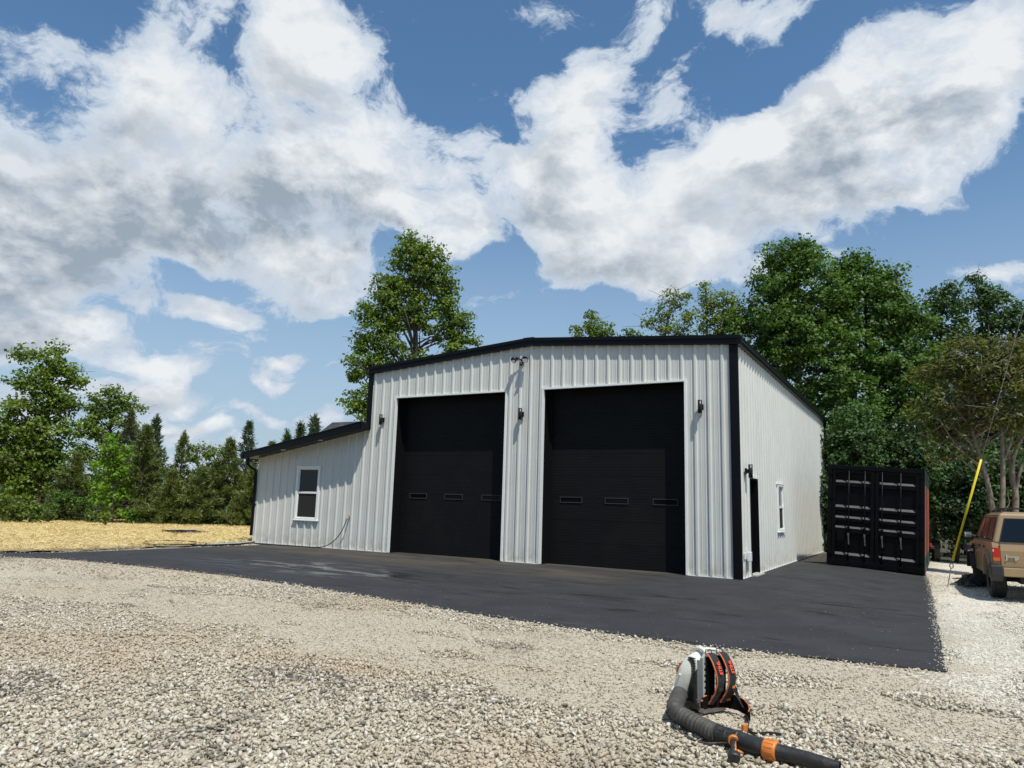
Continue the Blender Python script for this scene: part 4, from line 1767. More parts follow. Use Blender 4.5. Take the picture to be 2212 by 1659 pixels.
# tailgate seams, handle recess, plate area
q_ = MB()
q_.box((-.735, -.783, .66), (-.727, -.765, 1.12))
q_.box((.727, -.783, .66), (.735, -.765, 1.12))
q_.box((-.735, -.783, .66), (.735, -.765, .668))
q_.build('tailgate_seam', 'car_rubber', jeep)
q_ = MB()
q_.box((-.30, -.80, 1.0), (.30, -.775, 1.045))
q_.build('tailgate_handle', 'car_gold', jeep, bevel=.01)
q_ = MB()
q_.box((-.30, -.785, .80), (.30, -.772, .99))
q_.build('plate_recess', 'car_gold_dark', jeep, bevel=.004)
for sgn in (-1, 1):
    q_ = MB()
    q_.box((sgn * .862 - .0 if sgn < 0 else .72, -.795, .77), (-.735 if sgn < 0 else .862, -.70, 1.04))
    q_.box((sgn * .866 if sgn < 0 else .73, -.800, .77), (-.745 if sgn < 0 else .866, -.705, .85), 1)
    q_.box((sgn * .868 if sgn < 0 else .74, -.798, .95), (-.835 if sgn < 0 else .868, -.74, 1.01), 2)
    q_.build('tail_lamp', ['red_lens', 'amber_lens', 'clear_lens'], jeep, bevel=.008)
# bumpers
q_ = MB()
q_.box((-.72, -.90, .49), (.72, -.74, .66))
q_.build('bumper', 'car_gold', jeep, bevel=.015)
for sgn in (-1, 1):
    q_ = MB()
    pr_ = [(-.92, .70), (-.93, .50), (-.82, .38), (-.66, .42), (-.44, .64), (-.48, .70)]
    q_.prism(pr_, sgn * .93 if sgn < 0 else .722, -.722 if sgn < 0 else .93, 'x')
    q_.build('bumper_end', 'car_plastic', jeep, bevel=.02)
q_ = MB()
q_.box((-.88, 3.24, .46), (.88, 3.38, .62))
q_.build('bumper', 'car_plastic', jeep, bevel=.02)
# wheel-arch flares
for yc, r0, wdt, nm in ((0, .44, .055, 'wheel_arch'), (2.58, .45, .10, 'wheel_arch')):
    for sgn in (-1, 1):
        q_ = MB()
        a0 = [(yc + (r0 + .055) * math.cos(rad(a)), .46 + (r0 + .055) * math.sin(rad(a))) for a in range(-4, 185, 12)]
        a1 = [(yc + (r0 - .005) * math.cos(rad(a)), .46 + (r0 - .005) * math.sin(rad(a))) for a in range(184, -5, -12)]
        q_.prism(a0 + a1, sgn * (HW + wdt) if sgn < 0 else HW - .03, -HW + .03 if sgn < 0 else HW + wdt, 'x')
        q_.build(nm, 'car_gold' if yc == 0 else 'car_plastic', jeep, bevel=.01)
# flag sticker on the left front arch: a small striped panel facing the rear
fs_ = MB()
fx, fy, fz = -1.02, 2.50, .80
q_ = MB()
q_.box((-1.03, 2.20, .82), (-.86, 2.60, 1.01))
fo_ = q_.build('wheel_arch', 'car_plastic', jeep, bevel=.03)
M['flag_red'] = mat('flag_red', (.45, .02, .03), .5)
M['flag_blue'] = mat('flag_blue', (.02, .03, .20), .5)
M['flag_white'] = mat('flag_white', (.75, .75, .75), .5)
for k in range(7):
    fs_.box((-1.0, 2.194, .832 + k * .009), (-.89, 2.197, .841 + k * .009), 0 if k % 2 == 0 else 1)
fs_.box((-1.0, 2.191, .863), (-.95, 2.1935, .895), 2)
fs_.build('flag_sticker', ['flag_red', 'flag_white', 'flag_blue'], fo_)
# side handles, mirror, rack
for sgn in (-1, 1):
    for y in (.40, 1.14):
        q_ = MB()
        q_.box((sgn * (HW + .012) if sgn < 0 else HW - .01, y, .99), (-HW + .01 if sgn < 0 else HW + .012, y + .17, 1.035))
        q_.build('door_handle', 'car_rubber', jeep, bevel=.004)
    for y in (-.02 + .28, 1.06, 1.92):
        q_ = MB()
        q_.box((sgn * (HW + .0015) if sgn < 0 else HW - .01, y, .48), (-HW + .01 if sgn < 0 else HW + .0015, y + .007, BELT - .03))
        q_.build('door_seam', 'car_rubber', jeep)
    q_ = MB()
    q_.box((sgn * 1.09 if sgn < 0 else .93, 1.80, 1.15), (-.93 if sgn < 0 else 1.09, 1.90, 1.29))
    q_.bar((sgn * .82, 1.84, 1.18), (sgn * .95, 1.85, 1.21), .08, .06)
    mo = q_.build('mirror', 'car_plastic', jeep, bevel=.02)
    q_ = MB()
    q_.box((sgn * 1.075 if sgn < 0 else .945, 1.794, 1.165), (-.945 if sgn < 0 else 1.075, 1.799, 1.275))
    q_.build('mirror_glass', 'mirror_glass', mo)
q_ = MB()
for sgn in (-1, 1):
    q_.bar((sgn * .56, -.45, RZ_ + .045), (sgn * .56, 1.05, RZ_ + .045), .03, .025)
    for y in (-.45, .3, 1.05):
        q_.box((sgn * .56 - .03, y - .05, RZ_ - .01), (sgn * .56 + .03, y + .05, RZ_ + .035))
for y in (-.30, .72):
    q_.bar((-.60, y, RZ_ + .075), (.60, y, RZ_ + .075), .04, .02)
q_.build('roof_rack', 'car_plastic', jeep)
for (wx, wy) in ((-.735, 0), (.735, 0), (-.735, 2.58), (.735, 2.58)):
    w = empty('wheel', (wx, wy, .38))
    w.parent = jeep
    if wy > 1:
        w.rotation_euler = (0, 0, rad(-9))
    tyre_mesh(.38, .285, .205, w)
    rim_mesh(.205, .22, w, outer=-1 if wx < 0 else 1)
q_ = MB()
for k in range(7):
    q_.box((-.36 + k * .11, 3.255, .70), (-.30 + k * .11, 3.27, .92))
q_.build('grille', 'car_rubber', jeep)
for sgn in (-1, 1):
    q_ = MB()
    q_.box((sgn * .62 - .11, 3.24, .74), (sgn * .62 + .11, 3.275, .92))
    q_.build('headlight', 'clear_lens', jeep, bevel=.01)


def text_mesh(txt, size, depth, matname, name, parent, mtx, shear=0.0, spacing=1.0, bold=0.0):
    cu = bpy.data.curves.new('txt', 'FONT')
    cu.body = txt
    cu.size = size
    cu.extrude = depth
    cu.align_x = 'CENTER'
    cu.align_y = 'CENTER'
    cu.shear = shear
    cu.space_character = spacing
    cu.offset = bold
    to = bpy.data.objects.new('txt', cu)
    COL.objects.link(to)
    dg = bpy.context.evaluated_depsgraph_get()
    me = bpy.data.meshes.new_from_object(to.evaluated_get(dg))
    bpy.data.objects.remove(to)
    me.materials.clear()
    me.materials.append(M[matname])
    me.transform(mtx)
    o = bpy.data.objects.new(name, me)
    COL.objects.link(o)
    o.parent = parent
    return o


text_mesh('Jeep', .125, .004, 'chrome', 'badge', jeep, Matrix.Translation((-.54, -.786, .86)) @ Matrix.Rotation(rad(90), 4, 'X'), bold=.004)

# debris beside the car's front wheel
M['debris_dark'] = mat('debris_dark', (.035, .033, .032), .8, 0, .4, 12, .6, 30)
M['board'] = mat('board', (.42, .32, .20), .8, 0, .2, 8)
jb_ = on(2078, 1268)
pile = empty('debris_heap', tuple(jb_))
tag(pile, 'low heap of broken dark asphalt chunks on gravel beside the tan car', 'debris')
b = MB()
for k in range(46):
    hv_, hf_ = HULLS[k % len(HULLS)]
    s_ = random.uniform(.08, .2)
    a_ = random.uniform(0, 6.28)
    r_ = min(abs(random.gauss(0, .34)), .75)
    px_, py_ = .22 + r_ * math.cos(a_) * .55, .55 + r_ * math.sin(a_) * 1.3
    rot_ = Matrix.Rotation(random.uniform(0, 6.28), 3, 'Z') @ Matrix.Rotation(random.gauss(0, .35), 3, 'X')
    b.add([tuple(rot_ @ Vector(v) * s_ + Vector((px_, py_, max(0, .17 - r_ * .22) + random.uniform(-.02, .05)))) for v in hv_], [tuple(f) for f in hf_])
b.build('rubble', 'debris_dark', pile)
for k, (p, q) in enumerate((((-.15, 1.15, .10), (.30, 1.05, .16)), ((-.05, 1.9, .16), (.45, 1.5, .24)))):
    bd = MB()
    p = Vector(jb_) + Vector(p)
    q = Vector(jb_) + Vector(q)
    bd.bar(p, q, .14, .03)
    tag(bd.build('plank', 'board'), ['short pale plank lying low on the near side of the debris heap', 'pale plank propped up behind the debris heap near the front wheel'][k], 'plank',
        'planks on the debris heap')

# ================================================================== guy wire with yellow guard
M['guard_yellow'] = mat('guard_yellow', (.72, .58, .02), .45, 0, .06, 3)
M['galv'] = mat('galv', (.30, .30, .30), .45, .7, .15, 10)
A0 = Vector(on(2046, 1266))
cc0 = Vector(pz(2106.5, 1211, .55 + A0.z))
guy = empty('guy_wire', tuple(A0))
tag(guy, 'steel guy wire with long yellow plastic guard anchored in the gravel', 'guy wire')


def onplane(px, py, y):
    d = ray(px, py)
    return CAM + d * ((y - CAM[1]) / d[1])


g0 = Vector(onplane(2057.8, 1211, A0.y - .12)) - A0
g1_ = Vector(onplane(2119.5, 992.5, A0.y - .62)) - A0
dirv = (g1_ - g0).normalized()
far_ = Vector(onplane(2208, 680, A0.y - 1.4)) - A0
b = MB()
b.tube([(0, 0, -.05), tuple(g0 * .72)], .011, 8)
b.build('anchor_rod', 'galv', guy)
b = MB()
c_ = g0 * .80
ring = [c_ + Vector((.035 * math.cos(t), 0, .055 * math.sin(t))) for t in np.linspace(0, 2 * math.pi, 14)]
b.tube(ring, .012, 6, caps=False)
b.tube([c_ + Vector((-.015, 0, .03)), c_ + Vector((-.02, 0, .14)), g0 - Vector((.0, 0, .0))], .007, 6)
b.tube([c_ + Vector((.015, 0, .03)), c_ + Vector((.04, 0, .14)), g0], .007, 6)
b.build('eye', 'galv', guy)
b = MB()
b.tube([tuple(g0), tuple(g1_)], .024, 12)
b.build('guard', 'guard_yellow', guy)
b = MB()
end_ = far_ + (far_ - g1_).normalized() * 6
b.tube([tuple(g1_ - dirv * .05), tuple(far_), tuple(end_)], .006, 6)
b.build('cable', 'galv', guy)

# ================================================================== things on the straw
M['scrap_dark'] = mat('scrap_dark', (.012, .012, .013), .5, 0, .2, 4)
M['scrap_white'] = mat('scrap_white', (.42, .43, .45), .5)
P0, P1 = Vector(on(377, 1153)), Vector(on(427, 1151.5))
b = MB()
sd = (P1 - P0).normalized()
sn_ = Vector((-sd.y, sd.x, 0))
for k in range(7):
    o_ = sn_ * (k * .14 - .3) + Vector((0, 0, .05 + .02 * (k % 3)))
    b.bar(P0 + o_ + sd * random.uniform(-.2, .1), P1 + o_ + sd * random.uniform(-.15, .25), .10, .05, 0 if k % 3 else 0)
b.bar(P0 + sd * .5 + Vector((-.1, 0, .125)), P0 + sd * 1.0 + Vector((0, 0, .13)), .10, .02, 1)
b.bar(P0 - sd * .1 + Vector((0, 0, .12)), P0 - sd * .35 - sn_ * .5 + Vector((0, 0, .03)), .08, .03, 0)
tag(b.build('trim_offcuts', ['scrap_dark', 'scrap_white']), 'bundle of black and white metal trim lengths lying on the straw', 'metal scrap')
SP = Vector(on(204.5, 1131))
st = empty('stake', tuple(SP))
tag(st, 'thin grey stake tipped with blue tape at the far edge of the straw', 'stake')
b = MB()
b.tube([(0, 0, -.1), (.03, 0, .82)], .018, 8)
b.build('post', 'galv', st)
b = MB()
b.add([(-.05, 0, .80), (.12, 0, .84), (.14, .04, .74), (.05, .02, .66), (-.03, 0, .70)], [(0, 1, 2, 3, 4)])
b.tube([(.025, 0, .74), (.03, 0, .86)], .035, 8)
b.build('tape', mat('blue_tape', (.05, .08, .42), .5), st)
# pale stone dust and fabric strip at the straw/asphalt edge
M['fabric_grey'] = mat('fabric_grey', (.30, .31, .29), .9, 0, .15, 4, .5, 30)
b = MB()
fp = [(-14.66, -.35), (-14.98, .1), (-15.1, -.4), (-15.0, -1.1), (-14.8, -1.6), (-14.6, -2.2), (-14.3, -2.4), (-14.22, -1.2)]
b.add([(x, y, .045 + .006 * math.sin(i * 2.1)) for i, (x, y) in enumerate(fp)], [tuple(range(len(fp)))])
me_ = b.build('landscape_fabric', 'fabric_grey')
tag(me_, 'grey landscape fabric sheet between the asphalt edge and the straw by the lean-to', 'fabric')

# ================================================================== trees
def foliage_mat(name, base, var=.35, trans=.35, rough=.55, warm=None):
    m = bpy.data.materials.new(name)
    m.use_nodes = True
    t = m.node_tree
    b = t.nodes['Principled BSDF']
    pos, xyz = position_nodes(t)
    at = t.nodes.new('ShaderNodeAttribute')
    at.attribute_name = 'leaf'
    n = noise(t, pos, .8, 3, .6)
    lo = [x * (1 - var) for x in base]
    hi = [min(1, x * (1 + var)) for x in base]
    c = mixc(t, at.outputs['Fac'], lo, hi)
    c = mixc(t, maprange(t, n, .4, .65, 0, .5), c, warm or [base[0] * 1.3, base[1] * 1.2, base[2] * .8])
    t.links.new(c, b.inputs['Base Color'])
    b.inputs['Roughness'].default_value = rough
    b.inputs['Specular IOR Level'].default_value = .35
    tr_ = t.nodes.new('ShaderNodeBsdfTranslucent')
    tcx = mixc(t, 1.0, c, (1.25, 1.35, .5), 'MULTIPLY')
    t.links.new(tcx, tr_.inputs[0])
    mx = t.nodes.new('ShaderNodeMixShader')
    mx.inputs[0].default_value = trans
    t.links.new(b.outputs[0], mx.inputs[1])
    t.links.new(tr_.outputs[0], mx.inputs[2])
    t.links.new(mx.outputs[0], t.nodes['Material Output'].inputs[0])
    return m


M['leaf_maple'] = foliage_mat('leaf_maple', (.135, .205, .034))
M['leaf_green'] = foliage_mat('leaf_green', (.088, .165, .034))
M['leaf_deep'] = foliage_mat('leaf_deep', (.060, .118, .036), trans=.25)
M['leaf_light'] = foliage_mat('leaf_light', (.155, .215, .045), trans=.42)
M['leaf_bright'] = foliage_mat('leaf_bright', (.15, .28, .025), trans=.45)
M['leaf_olive'] = foliage_mat('leaf_olive', (.115, .135, .032), warm=(.15, .12, .034))
M['needle'] = foliage_mat('needle', (.115, .150, .040), trans=.15)
M['needle_grey'] = foliage_mat('needle_grey', (.10, .12, .06), trans=.15)
M['needle_blue'] = foliage_mat('needle_blue', (.075, .115, .055), trans=.15)
M['leaf_shade'] = foliage_mat('leaf_shade', (.036, .070, .024), trans=.2)  # darker leaf green, the shade of the undergrowth put into its colour
M['bark'] = mat('bark', (.085, .068, .052), .9, 0, .3, 6, .6, 25)
M['bark_pale'] = mat('bark_pale', (.19, .155, .12), .9, 0, .3, 6, .6, 25)


def leaf_quads(C, nrm_, size, asp=.7):
    """rhombic, slightly folded leaves at C"""
    n = len(C)
    r = RNG.normal(size=(n, 3))
    r -= nrm_ * np.sum(r * nrm_, 1, keepdims=True)
    r /= np.linalg.norm(r, axis=1, keepdims=True) + 1e-9
    s = np.cross(nrm_, r)
    sz = (size * RNG.uniform(.6, 1.35, n))[:, None]
    v0 = C - r * sz
    v1 = C + s * sz * asp - r * sz * .1 + nrm_ * sz * .18
    v2 = C + r * sz
    v3 = C - s * sz * asp - r * sz * .1 + nrm_ * sz * .18
    V = np.stack([v0, v1, v2, v3], 1).reshape(-1, 3)
    F = np.arange(4 * n).reshape(-1, 4)
    return V, F, np.repeat(RNG.random(n), 4)


def lobe_world(l, D):
    px, py, rx, ry = l[:4]
    dd = D + (l[4] if len(l) > 4 else 0)
    c = pd(px, py, dd)
    ex = np.linalg.norm(pd(px + rx, py, dd) - c)
    ez = np.linalg.norm(pd(px, py - ry, dd) - c)
    return c, ex, ez


def branches(mb, base, targets, r0, tip_r=.02, trunk=None):
    """trunk polyline given as points; boughs leave it and rise to the targets"""
    T = [Vector(p) for p in trunk]
    n = len(T)
    r0 = r0 * .62
    rs = [r0 * (1 - .9 * i / (n - 1)) + tip_r for i in range(n)]
    mb.tube(catmull(T, 4), list(np.interp(np.linspace(0, n - 1, (n - 1) * 4 + 1), range(n), rs)), 9)
    L = [0]
    for i in range(1, n):
        L.append(L[-1] + (T[i] - T[i - 1]).length)
    for tg in targets:
        tg = Vector(tg)
        # leave the trunk below the target
        best = 0
        want = tg.z - (tg - T[-1]).length * .1 - math.hypot(tg.x - T[0].x, tg.y - T[0].y) * random.uniform(.5, .9)
        zs = [p.z for p in T]
        want = min(max(want, zs[0] + (zs[-1] - zs[0]) * .22), zs[-1] * .98)
        for i in range(n - 1):
            if T[i].z <= want <= T[i + 1].z or i == n - 2:
                f = (want - T[i].z) / max(T[i + 1].z - T[i].z, 1e-6)
                f = min(max(f, 0), 1)
                s = T[i].lerp(T[i + 1], f)
                rr = min((rs[i] * (1 - f) + rs[i + 1] * f) * .42, .07)
                break
        m1 = s.lerp(tg, .4) + Vector((random.gauss(0, .15), random.gauss(0, .15), (tg - s).length * .06))
        m2 = s.lerp(tg, .75) + Vector((random.gauss(0, .2), random.gauss(0, .2), (tg - s).length * .05))
        mb.tube([s, m1, m2, tg], [rr, rr * .7, rr * .42, .012], 5)
        for _ in range(2):
            q = m2.lerp(tg, random.random() * .6)
            e = q + Vector((random.gauss(0, .5), random.gauss(0, .5), random.uniform(0, .6)))
            mb.tube([q, e], [rr * .25 + .006, .006], 4)


def tree(name, label, D, lobes, mat_, group=None, leaf=.085, dens=70, clump=.55, trunk=None, r0=.22, bark='bark', base=None, nb=40, up=.55, per=34, cat='tree', flat=.6, fill=2.2,
         asp=.7):
    dens = dens * 5.6
    leaf = leaf * .88
    base_ = np.array(base if base is not None else pd(lobes[-1][0], 1125, D))
    base_[2] = float(hgt(base_[0], base_[1])) - .05
    e = empty(name, tuple(base_))
    tag(e, label, cat, group)
    cs, cl = [], []
    for l in lobes:
        c, ex, ez = lobe_world(l, D)
        ey = min((ex + ez) / 2, 4.5)
        area = math.pi * ex * ez
        nc = max(4, int(area * dens / per * 1.0))
        u = RNG.normal(size=(nc, 3))
        u /= np.linalg.norm(u, axis=1, keepdims=True)
        rr = RNG.random(nc) ** (1 / fill)
        # axes: right / depth / up in world
        dirh = np.array([c[0] - CAM[0], c[1] - CAM[1], 0])
        dirh /= np.linalg.norm(dirh)
        rt_ = np.array([dirh[1], -dirh[0], 0])
        k = RNG.normal(1, .07, nc)
        P = c + (rt_ * (u[:, :1] * ex) + dirh * (u[:, 1:2] * ey) + np.array([0, 0, 1.]) * (u[:, 2:] * ez)) * (rr * k)[:, None]
        cs.append(P)
        cl.append(np.tile(c, (nc, 1)))
    cs = np.concatenate(cs)
    cl = np.concatenate(cl)
    nc = len(cs)
    # leaves round each clump
    m_ = nc * per
    ci = np.repeat(np.arange(nc), per)
    cr = (clump * RNG.uniform(.55, 1.3, nc))[ci][:, None]
    off = RNG.normal(size=(m_, 3))
    off /= np.linalg.norm(off, axis=1, keepdims=True)
    off *= RNG.random((m_, 1)) ** .45
    off[:, 2] *= flat
    C = cs[ci] + off * cr
    outw = C - cl[ci]
    outw /= np.linalg.norm(outw, axis=1, keepdims=True) + 1e-9
    nr = RNG.normal(size=(m_, 3)) * .6 + np.array([0, 0, up]) + outw * .35 + off * .3
    nr /= np.linalg.norm(nr, axis=1, keepdims=True)
    V, F, A = leaf_quads(C, nr, leaf, asp)
    A = np.clip(A * .6 + np.repeat(RNG.random(nc)[ci], 4) * .4, 0, 1)
    npmesh('crown', V - base_, F, mat_, e, attr={'leaf': A})
    if trunk is None:
        c0, _, _ = lobe_world(lobes[0], D)
        top = np.array(c0)
        trunk = [base_, base_ * .66 + top * .34 + RNG.normal(0, .15, 3), base_ * .33 + top * .67 + RNG.normal(0, .2, 3), top]
    else:
        trunk = [base_] + [pd(*p) if len(p) == 3 else pd(p[0], p[1], D) for p in trunk]
    tb = MB()
    idx = RNG.choice(nc, min(nb, nc), replace=False)
    branches(tb, base_, [cs[i] - base_ for i in idx], r0, trunk=[np.array(p) - base_ for p in trunk])
    tb.build('trunk', bark, e)
    return e


def pine(name, label, px, py, D, hw, mat_='needle', group=None, start=.06, dens=1.0, openn=1.0, cat='tree', base_py=1125, droop=.1, tuft=.17, power=.85):
    top = pd(px, py, D)
    bx_, by_ = top[0], top[1]
    bz = float(hgt(bx_, by_)) - .05
    H = top[2] - bz
    R = np.linalg.norm(pd(px + hw * 1.35, py, D) - top)
    e = empty(name, (bx_, by_, bz))
    tag(e, label, cat, group)
    tb = MB()
    tb.tube([(0, 0, 0), (RNG.normal(0, .06), RNG.normal(0, .06), H * .5), (0, 0, H)], [.035 * H ** .8 * .5 + .05, .02 * H ** .8 * .4 + .03, .012], 8)
    C, DR, ci_ = [], [], []
    z = H * start
    k = 0
    while z < H * .985:
        f = 1 - z / H
        rr = R * min(1, f ** power * 1.12) * min(1, .55 + z / (H * .35))
        nbr = max(3, int(6 * openn))
        a0 = RNG.uniform(0, 6.28)
        for j in range(nbr):
            a = a0 + 6.283 * j / nbr + RNG.normal(0, .25)
            ln = rr * RNG.uniform(.5, 1.2) * (1 + .22 * math.sin(a * 1.3 + z * 1.9 + px))
            rise = ln * (RNG.uniform(.05, .35) if f < .35 else RNG.uniform(-droop, .22))
            p0 = Vector((0, 0, z))
            p1 = Vector((math.cos(a) * ln * .5, math.sin(a) * ln * .5, z + rise * .35))
            p2 = Vector((math.cos(a) * ln, math.sin(a) * ln, z + rise))
            tb.tube([p0, p1, p2], [.012 + .010 * ln, .008 + .005 * ln, .006], 4)
            nt = int(max(3, ln / .085 * dens))
            for q in range(nt):
                t_ = RNG.uniform(.25, 1.0) ** .7
                pc = (p0.lerp(p1, t_ * 2) if t_ < .5 else p1.lerp(p2, t_ * 2 - 1))
                sp = .22 * ln * (1 - abs(t_ - .6))
                C.append((pc.x + RNG.normal(0, sp * .6), pc.y + RNG.normal(0, sp * .6), pc.z + RNG.normal(0, .06)))
                DR.append((math.cos(a) * .7, math.sin(a) * .7, .55))
        z += (.20 + .05 * RNG.random()) * (1.0 / openn ** .5)
        k += 1
    for q in range(5):
        C.append((0, 0, H - .1 * q))
        DR.append((0, 0, 1))
    C = np.array(C)
    DR = np.array(DR)
    nn = 14
    n = len(C)
    ci = np.repeat(np.arange(n), nn)
    d = DR[ci] + RNG.normal(0, .55, (n * nn, 3))
    d /= np.linalg.norm(d, axis=1, keepdims=True)
    s = np.cross(d, RNG.normal(size=d.shape))
    s /= np.linalg.norm(s, axis=1, keepdims=True)
    L = (tuft * RNG.uniform(.7, 1.3, len(d)))[:, None]
    P = C[ci] + RNG.normal(0, .05, d.shape)
    w = .018
    V = np.stack([P - s * w, P + s * w, P + d * L + s * w * .6, P + d * L - s * w * .6], 1).reshape(-1, 3)
    npmesh('crown', V, np.arange(len(V)).reshape(-1, 4), mat_, e, attr={'leaf': np.repeat(RNG.random(n)[ci], 4)})
    tb.build('trunk', 'bark', e)
    return e


G1, G2, G3 = 'trees along the far edge of the straw field', 'trees rising behind the garage', 'trees of the wood behind the container'
tree('maple_tree', 'tall pointed maple rising behind the left half of the garage roof', 33,
     [(893, 528, 36, 26), (880, 555, 44, 34), (925, 560, 40, 36), (905, 595, 64, 34), (850, 610, 38, 30), (955, 605, 38, 36), (840, 640, 40, 34), (880, 645, 54, 36), (960, 650, 34, 36),
      (808, 680, 38, 36), (846, 695, 44, 34), (955, 700, 46, 38), (988, 700, 30, 32), (795, 730, 38, 36), (842, 750, 44, 34), (900, 690, 34, 30), (905, 780, 36, 22), (990, 735, 28, 28), (1022, 740, 16, 14), (968, 765, 48, 26), (775, 785, 34, 28),
      (830, 800, 50, 40), (765, 815, 22, 16), (768, 872, 30, 26), (795, 858, 24, 32), (812, 900, 40, 30), (980, 820, 60, 40)],
     'leaf_maple', G2, leaf=.085, dens=104, clump=.42, trunk=[(899, 980), (898, 820), (897, 700), (893, 600), (892, 545)], r0=.30, nb=70, per=40)
tree('small_tree', 'small round green treetop peeking over the roof right of its peak', 38, [(1278, 688, 15, 20), (1262, 715, 30, 22), (1300, 715, 34, 22), (1280, 770, 60, 45)], 'leaf_maple', G2,
     leaf=.08, dens=100, clump=.35, nb=16)
tree('small_tree', 'low leafy treetop barely above the roof beside the thin pale tree', 38, [(1362, 722, 24, 12), (1340, 770, 50, 35)], 'leaf_green', G2, leaf=.08, dens=90, clump=.35, nb=10)
tree('thin_tree', 'thin see-through pale green tree above the roof', 36,
     [(1450, 648, 28, 24), (1478, 640, 20, 20), (1432, 680, 30, 24), (1480, 685, 30, 28), (1402, 700, 24, 18), (1450, 715, 50, 22), (1430, 770, 60, 40)], 'leaf_light', G2, leaf=.075, dens=50, clump=.36, nb=46,
     per=18)
tree('thin_tree', 'yellowish narrow tree between the thin pale tree and the wood', 37,
     [(1524, 625, 14, 22), (1530, 665, 22, 26), (1570, 655, 34, 32), (1540, 700, 44, 30), (1590, 700, 50, 40), (1560, 770, 70, 50)], 'leaf_light', G2, leaf=.08, dens=90, clump=.40, nb=30, per=24)
tree('broadleaf_tree', 'tallest broad tree of the wood, directly above the garage front corner', 36,
     [(1722, 530, 34, 20), (1700, 560, 60, 36), (1745, 570, 50, 40), (1680, 610, 70, 46), (1760, 640, 80, 60), (1660, 680, 90, 56), (1740, 720, 120, 70), (1650, 760, 100, 70), (1800, 800, 110, 90),
      (1830, 900, 90, 90), (1820, 1000, 70, 70)], 'leaf_green', G3, leaf=.095, dens=100, clump=.5, r0=.35, nb=60, per=38, base=pd(1740, 1130, 36))
tree('broadleaf_tree', 'second broad dome of the wood, just right of the tallest one', 37,
     [(1862, 562, 34, 22), (1820, 585, 34, 26), (1812, 630, 50, 44), (1806, 690, 60, 50), (1975, 690, 40, 40), (1985, 780, 60, 60), (1860, 610, 70, 44), (1920, 620, 50, 46), (1890, 680, 90, 60), (1950, 700, 44, 60), (1880, 770, 90, 70), (1940, 820, 80, 80), (1930, 920, 80, 80)], 'leaf_green', G3,
     leaf=.095, dens=100, clump=.5, r0=.33, nb=50, per=38, base=pd(1880, 1130, 37))
tree('broadleaf_tree', 'dark tree with a notched top above the container, left of the far right ones', 40,
     [(2040, 622, 26, 18), (2030, 655, 44, 34), (2065, 660, 28, 36), (2000, 700, 44, 40), (2050, 720, 60, 50), (2040, 800, 80, 70), (2010, 900, 80, 80)], 'leaf_deep', G3, leaf=.09, dens=85, clump=.5, nb=40,
     per=38)
tree('broadleaf_tree', 'dark loose-topped tree reaching highest at the right edge of the wood', 41,
     [(2108, 604, 22, 16), (2125, 625, 20, 20), (2150, 640, 30, 28), (2120, 660, 34, 34), (2160, 680, 40, 44), (2130, 730, 60, 50), (2130, 820, 80, 70)], 'leaf_deep', G3, leaf=.09, dens=80, clump=.45, nb=40, per=34)
tree('broadleaf_tree', 'dark tree cut by the right edge of the picture behind the guy wire', 40,
     [(2205, 672, 30, 26), (2200, 710, 36, 36), (2230, 700, 40, 50), (2210, 780, 60, 60), (2220, 880, 70, 70)], 'leaf_deep', G3, leaf=.09, dens=85, clump=.5, nb=30, per=36)
# understorey
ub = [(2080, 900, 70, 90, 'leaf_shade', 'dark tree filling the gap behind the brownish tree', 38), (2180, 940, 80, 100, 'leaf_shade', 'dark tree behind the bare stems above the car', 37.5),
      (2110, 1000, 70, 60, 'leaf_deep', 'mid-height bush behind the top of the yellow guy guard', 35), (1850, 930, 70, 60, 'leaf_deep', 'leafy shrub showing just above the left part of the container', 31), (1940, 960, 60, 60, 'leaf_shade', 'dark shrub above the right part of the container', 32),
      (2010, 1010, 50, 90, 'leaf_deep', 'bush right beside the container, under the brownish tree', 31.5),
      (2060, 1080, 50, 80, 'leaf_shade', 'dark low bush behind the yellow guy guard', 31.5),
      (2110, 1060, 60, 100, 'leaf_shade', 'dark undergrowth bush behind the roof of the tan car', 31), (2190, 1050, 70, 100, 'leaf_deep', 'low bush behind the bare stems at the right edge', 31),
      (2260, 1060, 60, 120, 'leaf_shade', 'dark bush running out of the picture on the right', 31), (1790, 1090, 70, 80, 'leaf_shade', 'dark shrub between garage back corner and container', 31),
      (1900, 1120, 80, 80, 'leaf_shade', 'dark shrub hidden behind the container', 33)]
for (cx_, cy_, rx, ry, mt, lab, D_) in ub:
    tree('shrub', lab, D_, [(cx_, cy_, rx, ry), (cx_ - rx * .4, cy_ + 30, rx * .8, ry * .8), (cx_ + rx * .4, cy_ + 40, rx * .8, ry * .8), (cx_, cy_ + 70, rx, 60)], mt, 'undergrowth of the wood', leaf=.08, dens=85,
         clump=.45, r0=.09, nb=16, per=32, cat='shrub')

